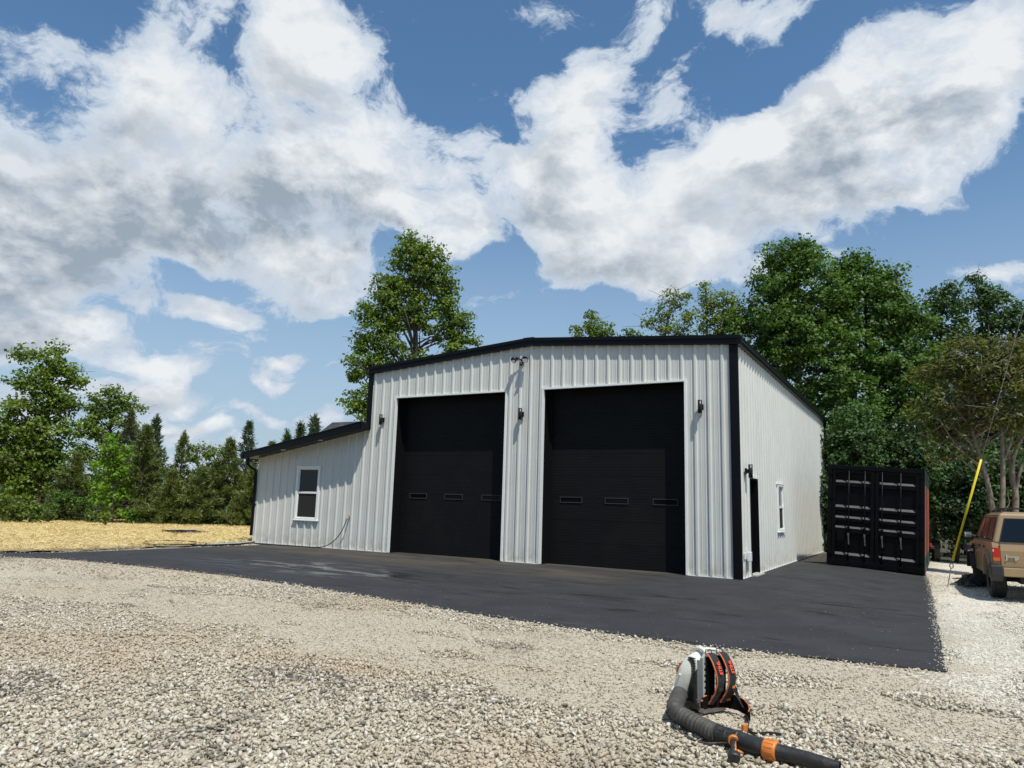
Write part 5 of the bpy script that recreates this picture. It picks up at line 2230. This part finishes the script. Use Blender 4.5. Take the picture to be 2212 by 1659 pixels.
# multi-stemmed brownish tree with bare lower limbs
DS = 24.5
sb = pd(2158, 1150, DS)
tb2 = tree('sumac_tree', 'brownish-olive tree with bare crooked stems behind the tan car', DS,
           [(2060, 770, 40, 24), (2110, 760, 50, 30), (2170, 760, 50, 34), (2040, 800, 50, 26), (2120, 800, 70, 36), (2190, 800, 50, 40), (2025, 840, 44, 22), (2090, 850, 60, 26), (2170, 850, 60, 34), (2210, 830, 40, 50),
            (2060, 890, 44, 20), (2130, 890, 50, 22), (2210, 900, 40, 30), (2000, 815, 30, 18), (2080, 800, 90, 34), (2150, 830, 80, 40), (2190, 740, 40, 20), (2080, 742, 40, 14), (2030, 920, 40, 18), (2100, 925, 40, 18), (2010, 880, 50, 26), (2050, 945, 46, 22), (2115, 895, 50, 34), (2000, 940, 30, 18), (2185, 930, 44, 30), (2080, 985, 40, 16), (2030, 990, 36, 16), (1990, 900, 36, 22), (2205, 870, 50, 50)], 'leaf_olive', None, leaf=.10, dens=74, clump=.44, nb=70, per=26, bark='bark_pale', base=sb, r0=.10,
           trunk=[(2137, 1060), (2112, 975), (2095, 905), (2092, 845), (2085, 790)], flat=.45, asp=.34)
b = MB()


def stem(pts, rs, D=DS):
    P = [Vector(pd(p[0], p[1], D + (p[2] if len(p) > 2 else 0))) - Vector(tb2.location) for p in pts]
    b.tube(catmull(P, 4), list(np.interp(np.linspace(0, len(P) - 1, (len(P) - 1) * 4 + 1), range(len(P)), rs)), 8)


_stem = stem


def stem(p, r, D=DS):
    _stem(p, [x * .62 for x in r], D)


stem([(2162, 1150), (2166, 1060), (2166, 990), (2163, 930), (2158, 880), (2150, 820)], [.13, .11, .09, .07, .05, .02])
stem([(2190, 1150), (2194, 1070), (2186, 1030), (2190, 985), (2210, 940), (2225, 900)], [.15, .13, .11, .09, .07, .03], DS + .6)
stem([(2190, 1035), (2180, 985), (2165, 940), (2150, 905)], [.09, .07, .05, .02], DS + .6)
stem([(2194, 1065), (2203, 1020), (2218, 985), (2230, 950)], [.08, .07, .05, .03], DS + .6)
stem([(2108, 975), (2080, 960), (2060, 955), (2030, 960)], [.04, .025, .015, .008])
stem([(2108, 965), (2070, 935), (2040, 900), (2015, 880)], [.045, .03, .02, .008])
stem([(2095, 920), (2065, 900), (2035, 920), (2010, 935)], [.04, .02, .014, .006])
stem([(2166, 1000), (2185, 950), (2190, 900), (2200, 850)], [.06, .05, .035, .01])
stem([(2092, 870), (2110, 850), (2130, 820)], [.04, .03, .01])
stem([(2112, 985), (2122, 940), (2140, 900)], [.05, .04, .015])
stem([(2175, 1150), (2172, 1105), (2180, 1088), (2176, 1065)], [.03, .025, .018, .01])
b.build('trunk', 'bark_pale', tb2)

# left side of the picture
tree('oak_tree', 'largest leafy tree at the left edge of the picture behind the straw', 42,
     [(122, 752, 16, 16), (118, 775, 26, 22), (66, 762, 28, 16), (40, 770, 12, 8), (95, 800, 50, 28), (148, 795, 30, 24), (55, 830, 44, 28), (120, 840, 56, 32), (175, 825, 26, 14), (30, 880, 40, 32), (95, 880, 60, 34), (150, 870, 30, 22),
      (20, 930, 40, 34), (80, 930, 60, 34), (140, 925, 36, 28), (50, 975, 50, 28), (110, 975, 50, 30), (20, 1020, 40, 30), (70, 1020, 40, 24), (130, 1020, 40, 20), (-30, 950, 50, 80), (30, 1060, 50, 24), (60, 955, 70, 40), (100, 1010, 60, 34), (40, 1040, 60, 30), (120, 1060, 46, 24), (20, 990, 50, 36)],
     'leaf_maple', G1, leaf=.10, dens=72, clump=.5, trunk=[(84, 1040), (92, 960), (104, 880), (115, 800), (122, 755)], r0=.34, nb=80, per=34, base=pd(82, 1140, 42))
tree('oak_tree', 'medium leafy tree right behind the largest left tree', 47,
     [(242, 842, 20, 14), (225, 862, 32, 22), (265, 862, 28, 22), (292, 885, 18, 16), (205, 895, 34, 26), (250, 895, 44, 28), (185, 930, 30, 26), (230, 935, 50, 30), (280, 930, 26, 30), (240, 985, 60, 30), (180, 975, 30, 26)],
     'leaf_maple', G1, leaf=.10, dens=62, clump=.5, nb=50, per=32, base=pd(235, 1140, 47))
tree('maple_sapling', 'bright lime-green young maple standing in front of the dark left trees', 38,
     [(240, 948, 20, 14), (236, 970, 30, 20), (262, 985, 26, 20), (222, 1000, 30, 20), (258, 1025, 30, 24), (225, 1040, 32, 24), (262, 1065, 26, 24), (232, 1080, 34, 22), (262, 1105, 24, 18), (225, 1108, 26, 12)], 'leaf_bright', G1,
     leaf=.085, dens=70, clump=.36, nb=30, per=28, r0=.08, base=pd(240, 1140, 38))
for a in (('dark pine between the largest tree and the lime-green maple', 168, 985, 41, 46, 'needle', 1.0), ('grey twiggy cedar behind the lime-green maple', 285, 890, 45, 44, 'needle_grey', .8),
          ('olive pine with the broadest crown right of the lime-green maple', 318, 922, 40, 58, 'needle', 1.1), ('layered hemlock-like pine whose tip rises over the broad olive pine', 339, 900, 44, 40, 'needle_blue', .9),
          ('slim pine with a tufted double tip left of the two small pale trees', 399, 936, 42, 36, 'needle', .8), ('short dark pine under the two small pale trees', 440, 1012, 38, 52, 'needle', 1.0),
          ('medium pine left of the tallest one by the lean-to', 499, 950, 39, 50, 'needle', 1.1), ('tallest open-tufted pine just left of the lean-to roof', 539, 914, 41, 36, 'needle_blue', .8),
          ('low dense pine at the foot of the tallest open-tufted pine', 548, 1010, 37, 44, 'needle', 1.0), ('short bushy pine in front of the broad olive pine', 372, 1020, 38, 44, 'needle', 1.0),
          ('dark pine hidden in part by the lean-to corner', 590, 960, 42, 46, 'needle', 1.0)):
    lab, px, py, D_, hw, mt, op = a
    pine('pine_tree', lab, px, py, D_, hw, mt, G1, openn=op)
for lab, px, py, hw in (('lowest pine tip showing over the middle of the lean-to roof', 622, 934, 22), ('middle pine tip showing over the lean-to roof', 650, 918, 26),
                        ('tallest pine tip over the lean-to roof, next to the shingled gable', 681, 900, 30)):
    pine('pine_tree', lab, px, py, 36, hw, 'needle_blue', 'pine tips over the lean-to roof', openn=.8, start=.3, tuft=.2)
tree('small_tree', 'small pale yellow-green tree right of the slim tufted pine', 45, [(425, 968, 16, 12), (418, 990, 24, 18), (430, 1020, 26, 24), (425, 1060, 30, 30)], 'leaf_light', G1, leaf=.09, dens=60, clump=.4, nb=16, per=26, r0=.1)
tree('small_tree', 'small rounded pale green tree left of the medium pine', 45, [(458, 968, 14, 10), (458, 985, 26, 18), (465, 1015, 26, 24), (460, 1060, 30, 30)], 'leaf_light', G1, leaf=.09, dens=60, clump=.4, nb=16, per=26, r0=.1)
for lab, px, py, rx, ry, mt, D_ in (('tall dark thicket behind the trunk of the largest left tree', 60, 1050, 70, 50, 'leaf_deep', 52), ('dark thicket behind the lime-green maple', 190, 1045, 80, 50, 'leaf_deep', 53),
                                    ('dark thicket behind the broad olive pine', 330, 1050, 80, 46, 'leaf_deep', 53), ('dark thicket behind the two small pale trees', 460, 1055, 80, 40, 'leaf_deep', 53), ('low yellow-green bush at the left edge behind the straw', 22, 1090, 40, 26, 'leaf_light', 38), ('leafy bush below the trunk of the largest left tree', 78, 1098, 34, 20, 'leaf_maple', 37.5),
                                    ('low bush left of the blue-taped stake', 135, 1085, 44, 28, 'leaf_green', 40), ('tiny light green bush right of the blue-taped stake', 222, 1112, 20, 9, 'leaf_light', 35.5),
                                    ('low dark bush below the dark left pine', 178, 1090, 30, 24, 'leaf_green', 40), ('low bush below the broad olive pine', 320, 1105, 50, 16, 'leaf_green', 38),
                                    ('low dark bush below the short bushy pine', 400, 1108, 46, 16, 'leaf_deep', 38), ('low dark bush left of the lean-to downspout', 480, 1108, 50, 18, 'leaf_deep', 38),
                                    ('dark bush touching the lean-to downspout', 550, 1105, 40, 20, 'leaf_green', 37)):
    tree('bush', lab, D_, [(px, py, rx, ry), (px - rx * .4, py + ry * .6, rx * .7, ry), (px + rx * .4, py + ry * .6, rx * .7, ry)], mt, 'bushes along the far edge of the straw field', leaf=.075, dens=80, clump=.3, nb=10, per=28,
         r0=.05, cat='bush')

# trees on the other side of the yard, behind the photographer (they show in the window panes and the black paint)
for lab, bx0, by0, hh, ww_ in (('large tree across the yard opposite the lean-to window', -22, -36, 11, 5.5), ('round tree across the yard opposite the left overhead door', -12, -41, 12, 6),
                               ('tall tree across the yard behind the photographer', -2, -43, 13, 6), ('broad tree across the yard behind the photographer on the right', 8, -42, 12, 6),
                               ('dark tree across the yard to the right rear of the photographer', 18, -37, 11, 5.5), ('leafy tree across the yard to the left rear of the photographer', -32, -29, 11, 5.5),
                               ('tree beside the yard to the right of the car', 27, -27, 10, 5)):
    e = empty('yard_tree', (bx0, by0, -.05))
    tag(e, lab, 'tree', 'trees across the yard behind the photographer')
    n_ = 5200
    u = RNG.normal(size=(n_, 3))
    u /= np.linalg.norm(u, axis=1, keepdims=True)
    P = u * (RNG.random(n_) ** .35)[:, None] * (1 + .25 * np.sin(u[:, :1] * 7 + bx0) * np.sin(u[:, 2:] * 6 + by0)) * np.array([ww_, ww_, hh * .46]) + np.array([0, 0, hh * .56])
    nr = RNG.normal(size=(n_, 3)) + np.array([0, 0, .5])
    nr /= np.linalg.norm(nr, axis=1, keepdims=True)
    V, F, A = leaf_quads(P, nr, .30)
    npmesh('crown', V, F, 'leaf_deep', e, attr={'leaf': A})
    b = MB()
    b.tube([(0, 0, 0), (.2, .1, hh * .4), (0, 0, hh * .9)], [.3, .2, .04], 8)
    for k in range(7):
        a_ = k * .9
        b.tube([(0, 0, hh * .3 + k * .5), (math.cos(a_) * ww_ * .6, math.sin(a_) * ww_ * .6, hh * .5 + k * .5)], [.09, .02], 5)
    b.build('trunk', 'bark', e)

# ================================================================== backpack leaf blower
M['bl_white'] = mat('bl_white', (.70, .70, .63), .42, 0, .06, 12, dirt=(.35, .33, .27), dirt_amt=.4, dscale=14)
M['bl_grey'] = mat('bl_grey', (.42, .43, .41), .5, 0, .06, 12)
M['bl_black'] = mat('bl_black', (.020, .020, .020), .5, 0, .15, 20, .15, 80, dirt=(.10, .095, .08), dirt_amt=.5, dscale=16)
M['bl_dusty'] = mat('bl_dusty', (.060, .057, .050), .7, 0, .2, 20, .2, 90, dirt=(.13, .12, .10), dirt_amt=.6, dscale=20)
M['bl_orange'] = mat('bl_orange', (.62, .20, .035), .42, 0, .08, 15)
M['bl_red'] = mat('bl_red', (.33, .06, .03), .5, 0, .1, 15)
M['bl_fabric'] = mat('bl_fabric', (.024, .022, .023), .85, 0, .2, 40, .4, 300)
M['bl_foam'] = mat('bl_foam', (.006, .006, .007), .95, spec=.1)
M['bl_pipe'] = mat('bl_pipe', (.60, .16, .06), .7, 0, .1, 40)
M['bl_text'] = mat('bl_text', (.85, .09, .035), .6)
BA = rad(60)
BO = Vector((2.115, -10.55, -.012))
blo = empty('leaf_blower', tuple(BO), BA)
tag(blo, 'white and black backpack leaf blower with orange collar standing on the gravel', 'leaf blower')
BI = Matrix.Rotation(-BA, 4, 'Z')


def bl(px, py, z):                  # crop pixel of the close-up -> local point at height z
    p = pz((2500 + px * .4069) / 1.8228, (2450 + py * .4069) / 1.8228, z)
    return BI @ (Vector(p) - BO)


# local axes here: u = x (across the back plate), v = -y (towards the wearer)
def L3(u, v, z):
    return (u, -v, z)


# back plate with square holes along its left edge
b = MB()
pw, ph = .110, .36
z0_, z1_ = .04, .37
n_h = 8
hs_ = (z1_ - z0_) / n_h


def pbox(u0, u1, v0, v1, a, c, mi=0, mb=None):
    (mb or b).box((u0, -v1, a), (u1, -v0, c), mi)


for sgn in (-1, 1):
    ua, ub_ = sorted((sgn * pw, sgn * (pw - .012)))
    pbox(ua, ub_, -.05, .0, z0_, z1_)
    for k in range(n_h + 1):
        zc = z0_ + k * hs_
        ua, ub_ = sorted((sgn * (pw - .012), sgn * (pw - .040)))
        pbox(ua, ub_, -.008, .0, zc - .012 if k else zc, zc + .012)
    ua, ub_ = sorted((sgn * (pw - .040), sgn * (pw - .052)))
    pbox(ua, ub_, -.04, .0, z0_, z1_)
    # side flange with its own square holes
    for k in range(n_h):
        zc = z0_ + k * hs_
        pbox(sgn * pw - .002, sgn * pw + .002, -.085, -.05, zc, zc + .018)
    pbox(sgn * pw - .002, sgn * pw + .002, -.095, -.085, z0_, z1_ - .03)
    pbox(sgn * pw - .002, sgn * pw + .002, -.06, -.05, z0_, z1_)
pbox(-pw, pw, -.05, 0, z0_ - .03, z0_ + .012)
pbox(-pw, pw, -.03, 0, z1_, z1_ + .02)
b.prism([(-pw, z1_ + .02), (pw, z1_ + .02), (pw * .72, .425), (-pw * .72, .425)], -.0, .022, 'y')
b.build('back_plate', 'bl_grey', blo, bevel=.002)
b = MB()
pbox(-pw + .052, pw - .052, -.03, -.012, z0_ + .01, z1_)
for k in range(9):
    zc = .10 + k * .035
    pbox(-pw + .052, pw - .052, -.012, -.009, zc, zc + .024)
b.build('pad_panel', 'bl_white', blo)
# carry handle on top
b = MB()
b.tube(catmull([L3(-.06, -.01, .405), L3(-.06, -.035, .432), L3(-.055, -.09, .440), L3(-.05, -.13, .425), L3(-.05, -.155, .36)], 5), .015, 10)
b.tube(catmull([L3(.07, -.01, .405), L3(.07, -.03, .428), L3(.0, -.05, .438), L3(-.055, -.06, .438)], 5), .012, 10)
b.build('carry_handle', 'bl_white', blo)
for u in (-.055, .055):
    q_ = MB()
    q_.tube([L3(u - .03, .01, .415), L3(u - .026, -.005, .445), L3(u + .026, -.005, .445), L3(u + .03, .01, .415)], .0035, 6)
    q_.build('strap_ring', 'bl_black', blo)
# fan housing between plate and engine: dark ribbed disc
b = MB()
b.tube([L3(0, -.06, .205), L3(0, -.15, .205)], [.150, .142], 40)
for k in range(26):
    zc = .09 + k * .0115
    b.box((-.150, .055, zc), (-.126, .115, zc + .005))
b.box((-.13, .04, .03), (.13, .20, .075))
b.build('fan_housing', 'bl_black', blo)
# white volute sweeping down to the elbow
b = MB()
vp = [L3(.04, -.10, .360), L3(-.03, -.10, .368), L3(-.085, -.115, .335), L3(-.115, -.14, .275), L3(-.128, -.165, .21), L3(-.138, -.185, .155), L3(-.144, -.198, .118)]
vr = [.035, .052, .064, .070, .068, .062, .058]
C_ = catmull(vp, 5)
b.tube(C_, list(np.interp(np.linspace(0, len(vp) - 1, len(C_)), range(len(vp)), vr)), 22)
b.tube(catmull([L3(-.02, -.06, .405), L3(-.08, -.075, .385), L3(-.140, -.09, .32), L3(-.172, -.13, .24)], 5), .006, 6)
b.tube([L3(-.175, -.155, .255), L3(-.205, -.15, .253)], .008, 8)
b.build('air_duct', 'bl_white', blo)
b = MB()
e0, e1 = Vector(vp[-2]), Vector(vp[-1])
dv = (e1 - e0).normalized()
b.tube([e1 - dv * .022, e1 + dv * .012], [.063, .064], 28)
b.tube([e1 - dv * .004, e1 + dv * .004], [.067, .067], 28)
b.box((e1.x - .075, e1.y - .02, e1.z - .012), (e1.x - .058, e1.y + .03, e1.z + .022))
b.build('clamp_ring', 'bl_white', blo)
# engine with orange shroud
b = MB()
b.box((-.115, .16, .08), (.12, .285, .30))
b.build('engine_cover', 'bl_red', blo, bevel=.035, segs=4)
b = MB()
for k in range(10):
    zc = .11 + k * .017
    b.box((-.122, .19, zc), (-.113, .27, zc + .009))
    b.box((-.09, .283, zc), (.09, .291, zc + .009))
for k in range(7):
    b.box((-.10, .185 + k * .012, .298), (.10, .191 + k * .012, .308))
b.build('cooling_fins', 'bl_red', blo)
b = MB()
b.box((-.10, .15, .02), (.12, .26, .13))
b.build('fuel_tank', 'bl_dusty', blo, bevel=.02)
# elbow, bellows, tube, collar, nozzle
el = [e1, bl(388, 812, .090), bl(408, 868, .070), bl(450, 905, .064), bl(505, 935, .062)]
b = MB()
C_ = catmull(el, 6)
b.tube(C_, list(np.interp(np.linspace(0, 4, len(C_)), range(5), [.056, .058, .058, .056, .054])), 24)
b.build('elbow', 'bl_dusty', blo)
bp = [bl(470, 915, .066), bl(560, 965, .062), bl(660, 1015, .060), bl(740, 1055, .060), bl(800, 1078, .058)]
b = MB()
C_ = catmull(bp, 26)
rr_ = [.0545 + .0052 * math.cos(2 * math.pi * i / len(C_) * 11) for i in range(len(C_))]
b.tube(C_, rr_, 26)
b.build('bellows', 'bl_dusty', blo)
tp2 = [bl(790, 1075, .056), bl(900, 1110, .055), bl(1000, 1140, .054), bl(1120, 1180, .054), bl(1290, 1228, .053)]
b = MB()
C_ = catmull(tp2, 6)
b.tube(C_, list(np.interp(np.linspace(0, 4, len(C_)), range(5), [.052, .051, .054, .052, .050])), 26)
cdir = (Vector(tp2[4]) - Vector(tp2[3])).normalized()
b.tube([Vector(tp2[1]) - cdir * .004, Vector(tp2[1]) + cdir * .004], .0545, 26)
b.tube([Vector(tp2[2]) - cdir * .012, Vector(tp2[2]) + cdir * .012], .058, 26)
for a in range(8):
    th = 2 * math.pi * a / 8
    up_ = Vector((0, 0, 1))
    sd_ = cdir.cross(up_).normalized()
    o_ = (sd_ * math.cos(th) + up_ * math.sin(th)) * .052
    b.bar(Vector(tp2[0]).lerp(tp2[1], .25) + o_, Vector(tp2[1]).lerp(tp2[2], .7) + o_, .006, .004)
b.build('blow_tube', 'bl_black', blo)
nz0, nz1 = bl(1370, 1252, .052), bl(1985, 1402, .040)
b = MB()
ca, cb_ = Vector(bl(1255, 1220, .053)), Vector(bl(1385, 1256, .052))
b.tube([ca, ca.lerp(cb_, .12), ca.lerp(cb_, .88), cb_], [.055, .059, .058, .053], 28)
cd_ = (cb_ - ca).normalized()
for k in range(14):
    th = 2 * math.pi * k / 14
    sd_ = cd_.cross(Vector((0, 0, 1))).normalized()
    up_ = sd_.cross(cd_)
    o_ = (sd_ * math.cos(th) + up_ * math.sin(th)) * .0585
    b.bar(ca.lerp(cb_, .18) + o_, ca.lerp(cb_, .82) + o_, .004, .005)
b.build('collar', 'bl_orange', blo)
b = MB()
nl = Vector(nz1) - Vector(nz0)
b.tube([Vector(nz0), Vector(nz0) + nl * .5, Vector(nz0) + nl * .51, Vector(nz0) + nl * .97, Vector(nz1)], [.047, .042, .043, .030, .031], 26, caps=False)
b.tube([Vector(nz1), Vector(nz0) + nl * .90, Vector(nz0) + nl * .6], [.028, .027, .03], 26, 1, caps=False)
b.tube([Vector(nz0) + nl * .6, Vector(nz0) + nl * .61], [.03, .001], 26, 1)
b.build('nozzle', ['bl_black', 'bl_foam'], blo)
# control handle hanging from the tube
hA, hB = Vector(bl(955, 1150, .06)), Vector(bl(960, 1285, .030))
b = MB()
b.tube([hA, hA.lerp(hB, .5), hB], [.020, .017, .022], 14)
b.tube([hB - Vector((0, 0, .0)), hB + (hB - hA).normalized() * .045], [.038, .034], 14, flat=.8)
hb_ = b.build('control_handle', 'bl_black', blo)
b = MB()
pA = hA.lerp(hB, -.02)
hd = (hB - hA).normalized()
b.tube([pA - hd * .012, pA + hd * .010], [.034, .032], 18)
b.tube([pA + hd * .01 + Vector((.0, -.012, .008)), pA.lerp(hB, .85) + Vector((.0, -.012, .012))], .006, 8)
q1 = pA.lerp(hB, .78)
b.tube([q1 + Vector((-.0, -.02, .012)), q1 + Vector((.03, -.03, .0)), q1 + hd * .02 + Vector((.06, -.01, -.005))], [.010, .008, .006], 8)
b.build('trigger', 'bl_orange', hb_)
# throttle cable
b = MB()
b.tube(catmull([L3(-.10, -.22, .14), bl(318, 850, .05), bl(335, 920, .02), bl(400, 1020, .012), bl(480, 1095, .012), bl(600, 1150, .012), bl(700, 1170, .015), bl(800, 1168, .02), bl(930, 1165, .05)], 6), .0055, 8)
b.build('throttle_cable', 'bl_dusty', blo)


# harness
def ribbon(path, width, th, axis, mat_idx=0, mb=None):
    """flat band along path, width along axis (local vector)"""
    P = catmull(path, 6)
    ax = Vector(axis).normalized()
    vs = []
    for i, p in enumerate(P):
        d = (P[min(i + 1, len(P) - 1)] - P[max(i - 1, 0)]).normalized()
        a = (ax - d * ax.dot(d)).normalized()
        n = d.cross(a).normalized()
        w = width[min(int(i / 6), len(width) - 1)] if isinstance(width, (list, tuple)) else width
        for s1, s2 in ((-1, -1), (1, -1), (1, 1), (-1, 1)):
            vs.append(p + a * (s1 * w / 2) + n * (s2 * th / 2))
    fs = []
    for i in range(len(P) - 1):
        for k in range(4):
            k2 = (k + 1) % 4
            fs.append((4 * i + k, 4 * i + k2, 4 * i + 4 + k2, 4 * i + 4 + k))
    fs.append((0, 1, 2, 3))
    n4 = 4 * (len(P) - 1)
    fs.append((n4 + 3, n4 + 2, n4 + 1, n4))
    mb.add(vs, fs, mat_idx)
    return P


for si, (uc, outw) in enumerate(((-.058, 0.0), (.058, .0))):
    sp_ = [L3(uc, .012, .420), L3(uc, .042, .412), L3(uc + .004, .078, .365), L3(uc + .008, .104, .30), L3(uc + .010, .108, .24), L3(uc + .004, .084, .165), L3(uc - .006, .048, .11), L3(uc - .01, .028, .08)]
    b = MB()
    wds = [.060, .066, .068, .066, .060, .052, .042, .032]
    P = ribbon(sp_, wds, .014, (1, 0, 0), 0, b)
    so_ = b.build('shoulder_strap', 'bl_fabric', blo)
    b = MB()
    inner = []
    for i, p in enumerate(P):
        inner.append(p + Vector((0, .0, -.0)))
    for s1 in (-1, 1):
        e_ = []
        for i, p in enumerate(P):
            d = (P[min(i + 1, len(P) - 1)] - P[max(i - 1, 0)]).normalized()
            a = (Vector((1, 0, 0)) - d * d.x).normalized()
            w = wds[min(int(i / 6), len(wds) - 1)]
            e_.append(p + a * (s1 * (w / 2 + .001)))
        b.tube(e_, .006 if s1 < 0 else .004, 6, flat=1)
    b.build('piping', 'bl_pipe', so_)
    # lettering on the upper front of the strap
    a0 = P[9]
    a1 = P[21]
    mid_ = P[15]
    up_ = (a0 - a1).normalized()
    xr = Vector((1, 0, 0))
    out_ = xr.cross(up_).normalized()
    if out_.y > 0:
        out_ = -out_
    # text x axis runs up the strap
    yy_ = out_.cross(up_).normalized()
    pos_ = mid_ + out_ * .0155
    mt_ = Matrix(((up_.x, yy_.x, out_.x, pos_.x), (up_.y, yy_.y, out_.y, pos_.y), (up_.z, yy_.z, out_.z, pos_.z), (0, 0, 0, 1)))
    text_mesh('STIHL', .037, .0015, 'bl_text', 'lettering', so_, mt_, shear=.15, bold=.0012)
# back pad behind the straps
b = MB()
for uc in (-.056, .056):
    b.tube(catmull([L3(uc, .012, .44), L3(uc, .022, .36), L3(uc, .022, .25), L3(uc, .015, .13)], 5), [.03] * 16, 12, flat=.45) if False else ribbon(
        [L3(uc, .012, .400), L3(uc, .018, .33), L3(uc, .018, .23), L3(uc, .012, .11)], [.060, .072, .072, .06], .022, (1, 0, 0), 0, b)
b.build('back_pad', 'bl_foam', blo, bevel=.005)
# adjusters and buckles
for uc, z in ((-.07, .19), (.075, .175)):
    q_ = MB()
    ribbon([L3(uc + .012, .105, z + .03), L3(uc + .02, .09, z - .02), L3(uc + .02, .05, z - .07), L3(uc + .02, .035, z - .10)], .024, .004, (1, 0, 0), 0, q_)
    q_.box((uc - .004, -.115, z - .005), (uc + .040, -.095, z + .015), 0)
    q_.build('webbing', 'bl_fabric', blo)
    q_ = MB()
    q_.box((uc + .002, -.055, z - .085), (uc + .034, -.030, z - .05))
    q_.build('buckle', 'bl_orange', blo, bevel=.004)
q_ = MB()
q_.box((.072, -.108, .175), (.104, -.086, .212))
q_.build('buckle', 'bl_orange', blo, bevel=.006)
# hip belt: a stiff band that flares forwards
bt = [L3(-.165, .035, .080), L3(-.13, .020, .088), L3(-.06, .012, .095), L3(.02, .012, .095), L3(.09, .030, .090), L3(.135, .085, .080), L3(.135, .165, .066), L3(.095, .235, .052), L3(.04, .280, .045)]
b = MB()
P = ribbon(bt, [.05, .085, .10, .105, .10, .095, .085, .07, .06], .014, (0, 0, 1), 0, b)
hbel = b.build('hip_belt', 'bl_foam', blo)
wz = [.05, .085, .10, .105, .10, .095, .085, .07, .06]
b = MB()
for s1 in (-1, 1):
    b.tube([p + Vector((0, 0, s1 * wz[min(int(i / 6), 8)] / 2)) for i, p in enumerate(P)], .0045, 6)
b.build('piping', 'bl_pipe', hbel)
q_ = MB()
ribbon([bl(1060, 900, .06), bl(1100, 960, .03), bl(1100, 1040, .012), bl(1160, 1080, .008), bl(1290, 1075, .010), bl(1420, 1090, .010)], .022, .004, (0, 0, 1), 0, q_)
ribbon([L3(.10, .10, .20), bl(1000, 730, .12), bl(1050, 830, .07)], .024, .004, (0, 1, 1), 0, q_)
q_.build('webbing', 'bl_fabric', blo)
q_ = MB()
c_ = Vector(bl(1060, 1020, .03))
q_.box((c_.x - .02, c_.y - .012, c_.z - .022), (c_.x + .02, c_.y + .012, c_.z + .022))
q_.build('buckle', 'bl_orange', blo, bevel=.004)
